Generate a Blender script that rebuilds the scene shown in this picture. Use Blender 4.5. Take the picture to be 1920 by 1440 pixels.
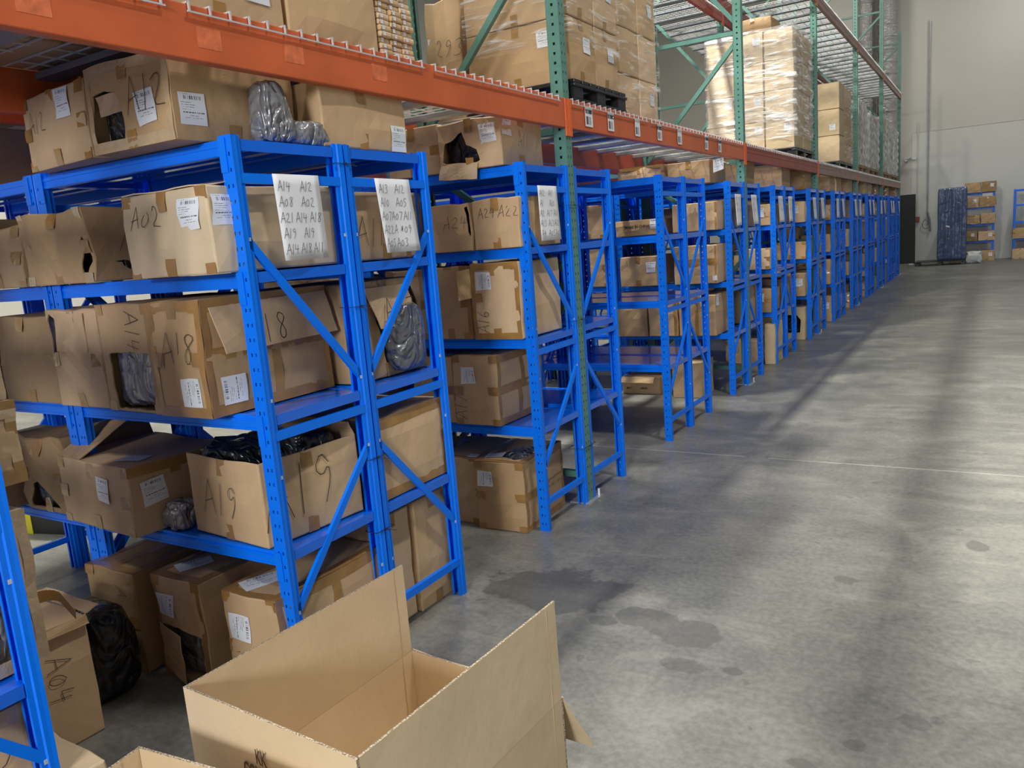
import bpy, bmesh, math, random
from mathutils import Vector, Matrix
from mathutils.geometry import delaunay_2d_cdt
random.seed(7)
for o in list(bpy.data.objects): bpy.data.objects.remove(o, do_unlink=True)
SC = bpy.context.scene
COL = SC.collection

# ---------------------------------------------------------------- camera
def make_camera():
    yaw, pitch, roll = -0.552443497, -0.175784192, -0.078720865
    cy, sy, cp, sp = math.cos(yaw), math.sin(yaw), math.cos(pitch), math.sin(pitch)
    fwd = Vector((sy*cp, cy*cp, sp)); right = Vector((cy, -sy, 0)); up = right.cross(fwd)
    cr, sr = math.cos(roll), math.sin(roll)
    r2 = cr*right + sr*up; u2 = -sr*right + cr*up
    M = Matrix((r2, u2, -fwd)).transposed().to_4x4()
    M.translation = Vector((2.071, 0.0, 1.591))
    cam = bpy.data.cameras.new('camera'); cam.sensor_width = 36.0
    cam.lens = 1480.36/1920*36; cam.clip_start = 0.02; cam.clip_end = 200
    o = bpy.data.objects.new('camera', cam); COL.objects.link(o)
    o.matrix_world = M; SC.camera = o
make_camera()

# ---------------------------------------------------------------- world, lamps, exposure
W = bpy.data.worlds.new('world'); SC.world = W; W.use_nodes = True
W.node_tree.nodes['Background'].inputs[0].default_value = (0.86, 0.93, 1.0, 1)
W.node_tree.nodes['Background'].inputs[1].default_value = 0.11
SC.view_settings.view_transform = 'Standard'; SC.view_settings.look = 'None'
SC.view_settings.gamma = 1.0; SC.view_settings.use_curve_mapping = False
SC.view_settings.exposure = 0.42

def lamp(name, loc, size, energy, color=(1, 0.96, 0.88), rot=(0, 0, 0), spread=math.pi):
    l = bpy.data.lights.new(name, 'AREA'); l.shape = 'RECTANGLE'; l.size, l.size_y = size
    l.energy = energy; l.color = color; l.spread = spread
    o = bpy.data.objects.new(name, l); COL.objects.link(o); o.location = loc; o.rotation_euler = rot
    return o
LAMPS = [(2.2, -3.2, 9.6, 150), (3.6, 3.6, 9.6, 260), (3.6, 11, 9.6, 22), (3.6, 18, 9.6, 10), (3.6, 25, 9.6, 130),
         (-2.05, -1.0, 9.6, 200), (-2.05, 5.9, 9.6, 1150), (-2.05, 12.5, 9.6, 120), (-2.05, 18.8, 9.6, 30), (-2.05, 25.4, 9.6, 50),
         (-7.5, 2.5, 9.6, 70), (-7.5, 12, 9.6, 70)]
for i, (x, y, z, e) in enumerate(LAMPS):
    lamp('lamp_light', (x, y, z-0.09), (0.34, 1.2), e, color=(1, 0.97, 0.90) if x > 0 else (1, 0.97, 0.86))

# daylight through the open dock door behind the camera
lamp('door_daylight', (2.6, -6.85, 3.4), (1.7, 1.5), 430, color=(0.97, 0.98, 1.0), rot=(math.radians(78), 0, math.radians(8)))

# ---------------------------------------------------------------- materials
MATS = {}
def new_mat(name):
    m = bpy.data.materials.new(name); m.use_nodes = True
    nt = m.node_tree; return m, nt, nt.nodes['Principled BSDF']
def N(nt, t, **kw):
    n = nt.nodes.new(t)
    for k, v in kw.items(): setattr(n, k, v)
    return n
def ramp(nt, fac, stops):
    r = N(nt, 'ShaderNodeValToRGB'); nt.links.new(fac, r.inputs[0])
    el = r.color_ramp.elements
    while len(el) < len(stops): el.new(0.5)
    for e, (p, c) in zip(el, stops):
        e.position = p; e.color = (*c, 1) if len(c) == 3 else c
    return r.outputs[0]
def noise(nt, vec, scale, detail=4, rough=0.55, dist=0.0):
    n = N(nt, 'ShaderNodeTexNoise'); n.inputs['Scale'].default_value = scale
    n.inputs['Detail'].default_value = detail; n.inputs['Roughness'].default_value = rough
    n.inputs['Distortion'].default_value = dist
    if vec: nt.links.new(vec, n.inputs['Vector'])
    return n.outputs['Fac']
def mapping(nt, src, scale=(1, 1, 1), rot=(0, 0, 0), loc=(0, 0, 0)):
    m = N(nt, 'ShaderNodeMapping'); nt.links.new(src, m.inputs[0])
    m.inputs['Scale'].default_value = scale; m.inputs['Rotation'].default_value = rot
    m.inputs['Location'].default_value = loc
    return m.outputs[0]
def bump(nt, b, h, strength=0.2, dist=0.01):
    n = N(nt, 'ShaderNodeBump'); n.inputs['Strength'].default_value = strength
    n.inputs['Distance'].default_value = dist
    nt.links.new(h, n.inputs['Height']); nt.links.new(n.outputs[0], b.inputs['Normal'])
def math_(nt, op, a, b=None, c=None):
    n = N(nt, 'ShaderNodeMath', operation=op)
    for i, v in enumerate((a, b, c)):
        if v is None: continue
        if isinstance(v, (int, float)): n.inputs[i].default_value = v
        else: nt.links.new(v, n.inputs[i])
    return n.outputs[0]
def mixc(nt, fac, a, b, bt='MIX'):
    n = N(nt, 'ShaderNodeMix', data_type='RGBA', blend_type=bt)
    for i, v in ((0, fac), (6, a), (7, b)):
        if isinstance(v, (int, float)): n.inputs[i].default_value = v
        elif isinstance(v, tuple): n.inputs[i].default_value = (*v, 1)
        else: nt.links.new(v, n.inputs[i])
    return n.outputs[2]

def plain(name, col, rough=0.5, metal=0.0, var=0.08, scale=6, coat=0.0, bmp=0.0, bscale=40):
    m, nt, b = new_mat(name)
    tc = N(nt, 'ShaderNodeTexCoord')
    f = noise(nt, tc.outputs['Object'], scale, 5)
    lo = tuple(c*(1-var) for c in col); hi = tuple(min(1, c*(1+var)) for c in col)
    nt.links.new(ramp(nt, f, [(0.3, lo), (0.7, hi)]), b.inputs['Base Color'])
    b.inputs['Roughness'].default_value = rough; b.inputs['Metallic'].default_value = metal
    b.inputs['Coat Weight'].default_value = coat; b.inputs['Coat Roughness'].default_value = 0.15
    if bmp: bump(nt, b, noise(nt, tc.outputs['Object'], bscale, 4), bmp, 0.004)
    MATS[name] = m; return m

def cardboard(name, col):
    m, nt, b = new_mat(name)
    tc = N(nt, 'ShaderNodeTexCoord'); oi = N(nt, 'ShaderNodeObjectInfo')
    vec = N(nt, 'ShaderNodeVectorMath', operation='ADD')
    nt.links.new(tc.outputs['Object'], vec.inputs[0]); nt.links.new(oi.outputs['Random'], vec.inputs[1])
    f = noise(nt, vec.outputs[0], 5, 5, 0.6)
    f2 = noise(nt, mapping(nt, vec.outputs[0], (60, 60, 2)), 3, 2)
    c = ramp(nt, f, [(0.25, tuple(x*0.90 for x in col)), (0.75, tuple(x*1.06 for x in col))])
    hs = N(nt, 'ShaderNodeHueSaturation'); nt.links.new(c, hs.inputs['Color'])
    nt.links.new(math_(nt, 'MULTIPLY_ADD', oi.outputs['Random'], 0.22, 0.90), hs.inputs['Value'])
    nt.links.new(math_(nt, 'MULTIPLY_ADD', oi.outputs['Random'], -0.15, 1.06), hs.inputs['Saturation'])
    nt.links.new(hs.outputs[0], b.inputs['Base Color'])
    b.inputs['Roughness'].default_value = 0.62
    b.inputs['Specular IOR Level'].default_value = 0.35
    h = math_(nt, 'MULTIPLY_ADD', f2, 0.12, math_(nt, 'MULTIPLY', noise(nt, vec.outputs[0], 14, 3), 1.0))
    bump(nt, b, h, 0.25, 0.01)
    MATS[name] = m; return m
cardboard('cardboard', (0.57, 0.385, 0.215))
cardboard('cardboard_light', (0.66, 0.465, 0.275))
cardboard('cardboard_dark', (0.43, 0.28, 0.145))
cardboard('cardboard_new', (0.67, 0.52, 0.335))
plain('torn_card', (0.55, 0.42, 0.28), 0.9, bmp=0.5, bscale=90)
# packing tape
m = plain('tape', (0.37, 0.20, 0.062), 0.22, var=0.18, scale=12, coat=0.4, bmp=0.15, bscale=30)
m = plain('tape_clear', (0.55, 0.40, 0.235), 0.12, var=0.10, scale=20, coat=0.9, bmp=0.6, bscale=60)
plain('blue', (0.0, 0.19, 1.0), 0.36, var=0.03)
MATS['blue'].node_tree.nodes['Principled BSDF'].inputs['Specular IOR Level'].default_value = 0.32
plain('blue_deck', (0.003, 0.15, 0.85), 0.14, var=0.06, coat=0.45)
plain('orange', (0.60, 0.125, 0.040), 0.42, var=0.14, scale=3, bmp=0.1)
plain('orange_bright', (0.80, 0.13, 0.025), 0.45, var=0.08)
plain('red_beam', (0.34, 0.055, 0.035), 0.45, var=0.15, scale=3)
plain('beam_haze_tint', (0.30, 0.15, 0.125), 0.40, var=0.18, scale=3)  # beam colour with distance haze and reflected light mixed into it
plain('green', (0.105, 0.255, 0.215), 0.40, var=0.08)
plain('galv', (0.50, 0.52, 0.55), 0.38, metal=0.55, var=0.12, scale=10)
plain('galv_dark', (0.28, 0.30, 0.34), 0.45, metal=0.5, var=0.12)
plain('black_plastic', (0.012, 0.013, 0.016), 0.35, var=0.2)
plain('marker', (0.065, 0.045, 0.035), 0.6, var=0.2)
plain('ink', (0.02, 0.02, 0.03), 0.6)
plain('print_brown', (0.10, 0.055, 0.035), 0.7)
plain('paper', (0.80, 0.81, 0.86), 0.7, var=0.03, bmp=0.15, bscale=12)
plain('steel', (0.72, 0.73, 0.75), 0.35, metal=0.35, var=0.06)
plain('sticker_old', (0.70, 0.17, 0.065), 0.6, var=.25, scale=30)
plain('wall_paint', (0.62, 0.60, 0.55), 0.75, var=0.04, scale=0.6)
plain('wall_low', (0.66, 0.67, 0.64), 0.75, var=0.04, scale=0.6)
plain('dark_panel', (0.012, 0.018, 0.018), 0.6)
plain('ceiling_paint', (0.45, 0.45, 0.43), 0.8)
plain('rubber', (0.02, 0.02, 0.02), 0.5)
plain('white_bag', (0.75, 0.80, 0.82), 0.4, bmp=0.8, bscale=12)
plain('yellow', (0.62, 0.55, 0.03), 0.5)
plain('pallet_wood', (0.36, 0.25, 0.16), 0.8, var=0.2)
m, nt, b = new_mat('daylight_pane'); b.inputs['Emission Color'].default_value = (.95, .98, 1, 1); b.inputs['Emission Strength'].default_value = 3; MATS['daylight_pane'] = m
m, nt, b = new_mat('lamp_glow'); b.inputs['Emission Color'].default_value = (1, .97, .9, 1); b.inputs['Emission Strength'].default_value = 6; MATS['lamp_glow'] = m

def bagmat(name, col, rough, scale):
    m, nt, b = new_mat(name)
    tc = N(nt, 'ShaderNodeTexCoord'); oi = N(nt, 'ShaderNodeObjectInfo')
    vec = N(nt, 'ShaderNodeVectorMath', operation='ADD')
    nt.links.new(tc.outputs['Object'], vec.inputs[0]); nt.links.new(oi.outputs['Random'], vec.inputs[1])
    b.inputs['Base Color'].default_value = (*col, 1); b.inputs['Roughness'].default_value = rough
    b.inputs['Coat Weight'].default_value = 0.35; b.inputs['Coat Roughness'].default_value = 0.12
    n1 = noise(nt, mapping(nt, vec.outputs[0], (1, 1, .5)), scale, 2, 0.4, 1.3)
    ridge = math_(nt, 'POWER', math_(nt, 'ABSOLUTE', math_(nt, 'SUBTRACT', n1, 0.5)), 0.7)
    n2 = noise(nt, mapping(nt, vec.outputs[0], (.6, 1, 1.2)), scale*1.8, 1, 0.4, 0.9)
    h = math_(nt, 'MULTIPLY_ADD', n2, 0.5, math_(nt, 'MULTIPLY', ridge, 1.1))
    bump(nt, b, h, 1.0, 0.05)
    MATS[name] = m
bagmat('bag_black', (0.012, 0.013, 0.016), 0.28, 9)
bagmat('bag_grey', (0.17, 0.18, 0.20), 0.30, 9)
bagmat('bag_silver', (0.30, 0.30, 0.32), 0.27, 9)
MATS['bag_silver'].node_tree.nodes['Principled BSDF'].inputs['Metallic'].default_value = 0.4
MATS['bag_grey'].node_tree.nodes['Principled BSDF'].inputs['Metallic'].default_value = 0.35
bagmat('film_blue', (0.085, 0.12, 0.25), 0.28, 3)

def concrete():
    m, nt, b = new_mat('concrete')
    g = N(nt, 'ShaderNodeNewGeometry'); P = g.outputs['Position']
    a = noise(nt, P, 0.55, 6, 0.6, 0.4); c = noise(nt, P, 3.2, 8, 0.68, 0.8)
    st = noise(nt, mapping(nt, P, (0.8, 3.0, 1)), 1.3, 6, 0.65, 0.5)
    mx = math_(nt, 'ADD', math_(nt, 'MULTIPLY', a, 0.4), math_(nt, 'ADD', math_(nt, 'MULTIPLY', c, 0.33), math_(nt, 'MULTIPLY', st, 0.27)))
    col = ramp(nt, mx, [(0.37, (0.080, 0.083, 0.079)), (0.5, (0.168, 0.168, 0.153)), (0.62, (0.32, 0.315, 0.278))])
    # fine speckle
    sp = noise(nt, P, 38, 3, 0.6)
    col = mixc(nt, 0.18, col, ramp(nt, sp, [(0.3, (0.1, 0.1, 0.1)), (0.7, (0.5, 0.5, 0.48))]))
    sep = N(nt, 'ShaderNodeSeparateXYZ'); nt.links.new(P, sep.inputs[0])
    # control joint lines across the aisle
    for yj in (5.37, 13.2, 20.9):
        d = math_(nt, 'ABSOLUTE', math_(nt, 'SUBTRACT', sep.outputs[1], yj))
        ln = math_(nt, 'LESS_THAN', d, 0.007)
        brk = math_(nt, 'GREATER_THAN', noise(nt, P, 4, 2), 0.40)
        col = mixc(nt, math_(nt, 'MULTIPLY', math_(nt, 'MULTIPLY', ln, brk), 0.55), col, (0.55, 0.55, 0.52))
    # old liquid stains
    wob = math_(nt, 'MULTIPLY', math_(nt, 'SUBTRACT', noise(nt, P, 4.2, 6, 0.62), 0.5), 1.5)
    rr = None
    for (sx, sy_, rx, ry, k) in ((0.36, 2.98, .34, .22, .5), (0.88, 2.90, .15, .09, .5), (1.06, 2.84, .13, .10, .5), (1.12, 2.585, .10, .045, .4),
                                 (0.70, 2.80, .06, .04, .35), (2.05, 4.15, .05, .07, .45), (1.55, 3.55, .06, .04, .4), (1.9, 2.55, .05, .04, .4), (1.75, 2.35, .04, .04, .4), (1.62, 2.2, .05, .03, .4), (2.32, 3.6, .04, .04, .5), (1.3, 2.62, .04, .03, .5)):
        dx = math_(nt, 'DIVIDE', math_(nt, 'SUBTRACT', sep.outputs[0], sx), rx)
        dy = math_(nt, 'DIVIDE', math_(nt, 'SUBTRACT', sep.outputs[1], sy_), ry)
        d = math_(nt, 'SQRT', math_(nt, 'ADD', math_(nt, 'MULTIPLY', dx, dx), math_(nt, 'MULTIPLY', dy, dy)))
        d = math_(nt, 'ADD', d, math_(nt, 'MULTIPLY', wob, 1.6))
        mk = math_(nt, 'MULTIPLY', math_(nt, 'LESS_THAN', d, 1.0), k)
        sm = N(nt, 'ShaderNodeMapRange', interpolation_type='SMOOTHSTEP'); nt.links.new(d, sm.inputs[0])
        sm.inputs[1].default_value = 1.08; sm.inputs[2].default_value = 0.92; sm.inputs[3].default_value = 0; sm.inputs[4].default_value = k
        rr = sm.outputs[0] if rr is None else math_(nt, 'MAXIMUM', rr, sm.outputs[0])
    drops = noise(nt, P, 7.5, 2, 0.4)
    dm = math_(nt, 'MULTIPLY', math_(nt, 'GREATER_THAN', drops, 0.715), 0.35)
    rr = math_(nt, 'MAXIMUM', rr, dm)
    col = mixc(nt, rr, col, (0.05, 0.05, 0.05))
    nt.links.new(col, b.inputs['Base Color'])
    nt.links.new(ramp(nt, c, [(0.3, (0.30,)*3), (0.7, (0.50,)*3)]), b.inputs['Roughness'])
    b.inputs['Specular IOR Level'].default_value = 0.6
    bump(nt, b, c, 0.08, 0.01)
    MATS['concrete'] = m
concrete()

def labelmat():
    m, nt, b = new_mat('label_paper')
    tc = N(nt, 'ShaderNodeTexCoord'); s = N(nt, 'ShaderNodeSeparateXYZ'); nt.links.new(tc.outputs['UV'], s.inputs[0])
    u, v = s.outputs[0], s.outputs[1]
    def rng(x, a, c): return math_(nt, 'MULTIPLY', math_(nt, 'GREATER_THAN', x, a), math_(nt, 'LESS_THAN', x, c))
    def wn(x, k):
        w = N(nt, 'ShaderNodeTexWhiteNoise', noise_dimensions='1D'); nt.links.new(math_(nt, 'FLOOR', math_(nt, 'MULTIPLY', x, k)), w.inputs['W']); return w.outputs['Value']
    bar = math_(nt, 'MULTIPLY', math_(nt, 'MULTIPLY', rng(v, .80, .91), rng(u, .2, .85)), math_(nt, 'GREATER_THAN', wn(u, 70), .45))
    tot = bar
    for (v0, v1, u0, u1, t) in ((.945, .96, .06, .5, .35), (.70, .715, .08, .45, .3), (.63, .645, .08, .6, .3), (.56, .575, .08, .55, .3), (.49, .505, .08, .42, .3), (.38, .42, .12, .92, .22), (.29, .31, .35, .7, .3), (.22, .235, .2, .85, .3)):
        w = N(nt, 'ShaderNodeTexWhiteNoise', noise_dimensions='1D')
        nt.links.new(math_(nt, 'FLOOR', math_(nt, 'ADD', math_(nt, 'MULTIPLY', u, 42), v0*100)), w.inputs['W'])
        tot = math_(nt, 'MAXIMUM', tot, math_(nt, 'MULTIPLY', math_(nt, 'MULTIPLY', rng(v, v0, v1), rng(u, u0, u1)), math_(nt, 'GREATER_THAN', w.outputs['Value'], t)))
    col = mixc(nt, tot, (0.80, 0.83, 0.88), (0.12, 0.12, 0.14))
    nt.links.new(col, b.inputs['Base Color']); b.inputs['Roughness'].default_value = 0.45
    MATS['label_paper'] = m
    m, nt, b = new_mat('rack_label')
    tc = N(nt, 'ShaderNodeTexCoord'); s = N(nt, 'ShaderNodeSeparateXYZ'); nt.links.new(tc.outputs['UV'], s.inputs[0])
    u, v = s.outputs[0], s.outputs[1]
    bar = math_(nt, 'MULTIPLY', math_(nt, 'MULTIPLY', rng(v, .10, .5), rng(u, .12, .88)), math_(nt, 'GREATER_THAN', wn(u, 26), .5))
    nt.links.new(mixc(nt, bar, (0.82, 0.84, 0.86), (0.06, 0.06, 0.07)), b.inputs['Base Color']); b.inputs['Roughness'].default_value = 0.4
    MATS['rack_label'] = m
labelmat()

def filmmat(name, lo, hi, tint, sc, r0=.52, r1=.68):
    m = bpy.data.materials.new(name); m.use_nodes = True; nt = m.node_tree; nt.nodes.clear()
    out = N(nt, 'ShaderNodeOutputMaterial'); tr = N(nt, 'ShaderNodeBsdfTransparent'); b = N(nt, 'ShaderNodeBsdfPrincipled')
    b.inputs['Base Color'].default_value = (*tint, 1); b.inputs['Roughness'].default_value = 0.22
    b.inputs['Specular IOR Level'].default_value = 0.9
    tc = N(nt, 'ShaderNodeTexCoord')
    mp = mapping(nt, tc.outputs['Object'], sc, rot=(0.0, 0.0, 0.0))
    n1 = noise(nt, mp, 3, 4, 0.55, 0.6)
    f = N(nt, 'ShaderNodeMapRange'); nt.links.new(n1, f.inputs[0])
    f.inputs[1].default_value = r0; f.inputs[2].default_value = r1; f.inputs[3].default_value = lo; f.inputs[4].default_value = hi
    bump(nt, b, n1, 1.0, 0.03)
    mx = N(nt, 'ShaderNodeMixShader'); nt.links.new(f.outputs[0], mx.inputs[0])
    nt.links.new(tr.outputs[0], mx.inputs[1]); nt.links.new(b.outputs[0], mx.inputs[2]); nt.links.new(mx.outputs[0], out.inputs[0])
    MATS[name] = m
filmmat('film_clear', 0.05, 0.70, (0.88, 0.86, 0.83), (1.2, 1.2, 9), .53, .68)
filmmat('film_gloss', 0.16, 0.95, (0.92, 0.92, 0.92), (1.0, 1.0, 8), .50, .64)
filmmat('film_heavy', 0.40, 0.95, (0.80, 0.85, 0.85), (2.4, 2.4, 1.0), .42, .62)

# ---------------------------------------------------------------- mesh helpers
class MB:
    def __init__(s): s.v = []; s.f = []; s.uv = {}
    def quad(s, a, b, c, d, uv=False):
        n = len(s.v); s.v += [tuple(a), tuple(b), tuple(c), tuple(d)]; s.f.append((n, n+1, n+2, n+3))
        if uv: s.uv[len(s.f)-1] = [(0, 0), (1, 0), (1, 1), (0, 1)]
        return s
    def box(s, x0, x1, y0, y1, z0, z1):
        n = len(s.v)
        s.v += [(x0, y0, z0), (x1, y0, z0), (x1, y1, z0), (x0, y1, z0), (x0, y0, z1), (x1, y0, z1), (x1, y1, z1), (x0, y1, z1)]
        s.f += [tuple(n+i for i in q) for q in ((0, 3, 2, 1), (4, 5, 6, 7), (0, 1, 5, 4), (1, 2, 6, 5), (2, 3, 7, 6), (3, 0, 4, 7))]
        return s
    def bar(s, p0, p1, w, h, side=(0, 0, 1)):
        p0, p1 = Vector(p0), Vector(p1); d = (p1-p0).normalized(); sd = Vector(side)
        a = d.cross(sd)
        if a.length < 1e-4: a = d.cross(Vector((1, 0, 0)))
        a.normalize(); b = d.cross(a).normalized(); a *= w/2; b *= h/2
        n = len(s.v)
        for p in (p0, p1):
            for q in (-a-b, a-b, a+b, -a+b): s.v.append(tuple(p+q))
        s.f += [tuple(n+i for i in q) for q in ((0, 1, 2, 3), (7, 6, 5, 4), (0, 4, 5, 1), (1, 5, 6, 2), (2, 6, 7, 3), (3, 7, 4, 0))]
        return s
    def tube(s, pts, r, k=8, cap=True):
        pts = [Vector(p) for p in pts]; n0 = len(s.v)
        for i, p in enumerate(pts):
            d = (pts[min(i+1, len(pts)-1)]-pts[max(i-1, 0)]).normalized()
            a = d.cross(Vector((0, 0, 1))) if abs(d.z) < .9 else d.cross(Vector((1, 0, 0)))
            a.normalize(); b = d.cross(a)
            rr = r[i] if isinstance(r, (list, tuple)) else r
            for j in range(k):
                t = 2*math.pi*j/k; s.v.append(tuple(p+a*rr*math.cos(t)+b*rr*math.sin(t)))
        for i in range(len(pts)-1):
            for j in range(k):
                s.f.append((n0+i*k+j, n0+i*k+(j+1) % k, n0+(i+1)*k+(j+1) % k, n0+(i+1)*k+j))
        if cap:
            s.f.append(tuple(n0+j for j in range(k))[::-1]); s.f.append(tuple(n0+(len(pts)-1)*k+j for j in range(k)))
        return s
    def mesh(s, name, mat, smooth=False, bevel=0, merge=False):
        me = bpy.data.meshes.new(name); me.from_pydata(s.v, [], s.f); me.update()
        if s.uv:
            ul = me.uv_layers.new(name='uv')
            for p in me.polygons:
                if p.index in s.uv:
                    for li, c in zip(p.loop_indices, s.uv[p.index]): ul.data[li].uv = c
        if merge:
            bm = bmesh.new(); bm.from_mesh(me); bmesh.ops.remove_doubles(bm, verts=bm.verts, dist=1e-5)
            bmesh.ops.recalc_face_normals(bm, faces=bm.faces); bm.to_mesh(me); bm.free()
        me.materials.append(MATS[mat] if isinstance(mat, str) else mat)
        if smooth:
            for p in me.polygons: p.use_smooth = True
        return me
    def build(s, name, mat, parent=None, smooth=False, bevel=0, merge=False, loc=None):
        o = bpy.data.objects.new(name, s.mesh(name, mat, smooth, bevel, merge)); COL.objects.link(o)
        if parent: o.parent = parent
        if loc: o.location = loc
        if bevel:
            b = o.modifiers.new('bevel', 'BEVEL'); b.width = bevel; b.segments = 2; b.limit_method = 'ANGLE'
        return o
def obj(name, me, parent=None, loc=None, rz=0):
    o = bpy.data.objects.new(name, me); COL.objects.link(o)
    if parent: o.parent = parent
    if loc: o.location = loc
    o.rotation_euler.z = rz
    return o
def empty(name, loc=(0, 0, 0), rz=0):
    o = bpy.data.objects.new(name, None); COL.objects.link(o); o.location = loc; o.rotation_euler.z = rz
    o.empty_display_size = 0.1
    return o
def tag(o, label, cat, group=None, kind=None):
    o['label'] = label; o['category'] = cat
    if group: o['group'] = group
    if kind: o['kind'] = kind
    return o
def structure(o): o['kind'] = 'structure'; return o
def copy_tree(o, parent=None):
    c = o.copy(); COL.objects.link(c); c.parent = parent
    for ch in KIDS.get(o.name, ()): copy_tree(ch, c)
    return c
KIDS = {}
def register(o):
    for ch in o.children_recursive + [o]: KIDS[ch.name] = [k for k in ch.children]
    return o

# ---------------------------------------------------------------- handwriting
GLY = {
 'A': [[(0, 0), (.28, 1), (.58, .02)], [(.10, .34), (.50, .44)]],
 '0': [[(.3, .72), (.08, .55), (.06, .22), (.24, .04), (.42, .2), (.44, .55), (.3, .72)]],
 '1': [[(.18, .95), (.14, 0)]],
 '2': [[(.05, .72), (.2, .92), (.4, .80), (.34, .52), (.05, .08), (.55, .06)]],
 '3': [[(.06, .85), (.3, .95), (.42, .76), (.2, .52), (.45, .34), (.36, .06), (.04, .04)]],
 '4': [[(.12, .92), (.06, .42), (.5, .48)], [(.42, .80), (.34, -.05)]],
 '5': [[(.45, .92), (.12, .90), (.10, .55), (.4, .48), (.42, .15), (.05, .02)]],
 '6': [[(.38, .95), (.10, .5), (.10, .12), (.32, .02), (.44, .22), (.3, .42), (.1, .3)]],
 '7': [[(.04, .88), (.48, .9), (.2, 0)]],
 '8': [[(.42, .84), (.22, .95), (.08, .76), (.4, .36), (.34, .04), (.12, .04), (.10, .3), (.44, .72), (.42, .84)]],
 '9': [[(.42, .74), (.24, .94), (.08, .72), (.22, .52), (.42, .7), (.40, .4), (.26, 0)]],
 'B': [[(.08, 1), (.08, 0), (.4, .08), (.42, .4), (.1, .5), (.36, .62), (.38, .9), (.08, 1)]],
 'C': [[(.45, .82), (.25, .95), (.08, .6), (.1, .2), (.3, .03), (.48, .15)]],
 'x': [[(.05, .75), (.45, .1)], [(.45, .75), (.05, .1)]],
 '#': [[(.1, .3), (.4, .8), (.15, .75), (.4, .3), (.2, .5), (.45, .6), (.1, .45), (.35, .2)]],
 ' ': []}
def strokes(text, size, slant=0.12, rnd=None, adv=0.68):
    rnd = rnd or random; x = 0; out = []
    for ch in text:
        for st in GLY.get(ch, []):
            pts = [(size*(x + px + slant*py + rnd.uniform(-.02, .02)), size*(py + rnd.uniform(-.02, .02))) for px, py in st]
            # round the corners
            if len(pts) > 3:
                q = [pts[0]]
                for a, b in zip(pts, pts[1:]): q += [(a[0]*.75+b[0]*.25, a[1]*.75+b[1]*.25), (a[0]*.25+b[0]*.75, a[1]*.25+b[1]*.75)]
                pts = q + [pts[-1]]
            out.append(pts)
        x += adv if ch not in '1 ' else adv*0.62
    return out
def ribbon(mb, pts2, fn, w):
    """pts2 : 2-d polyline, fn maps (u,v)->3-d point on the surface."""
    for a, b in zip(pts2, pts2[1:]):
        dx, dy = b[0]-a[0], b[1]-a[1]; L = math.hypot(dx, dy)
        if L < 1e-6: continue
        nx, ny = -dy/L*w/2, dx/L*w/2; ex, ey = dx/L*w*.3, dy/L*w*.3
        mb.quad(fn(a[0]-nx-ex, a[1]-ny-ey), fn(b[0]-nx+ex, b[1]-ny+ey), fn(b[0]+nx+ex, b[1]+ny+ey), fn(a[0]+nx-ex, a[1]+ny-ey))

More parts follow.
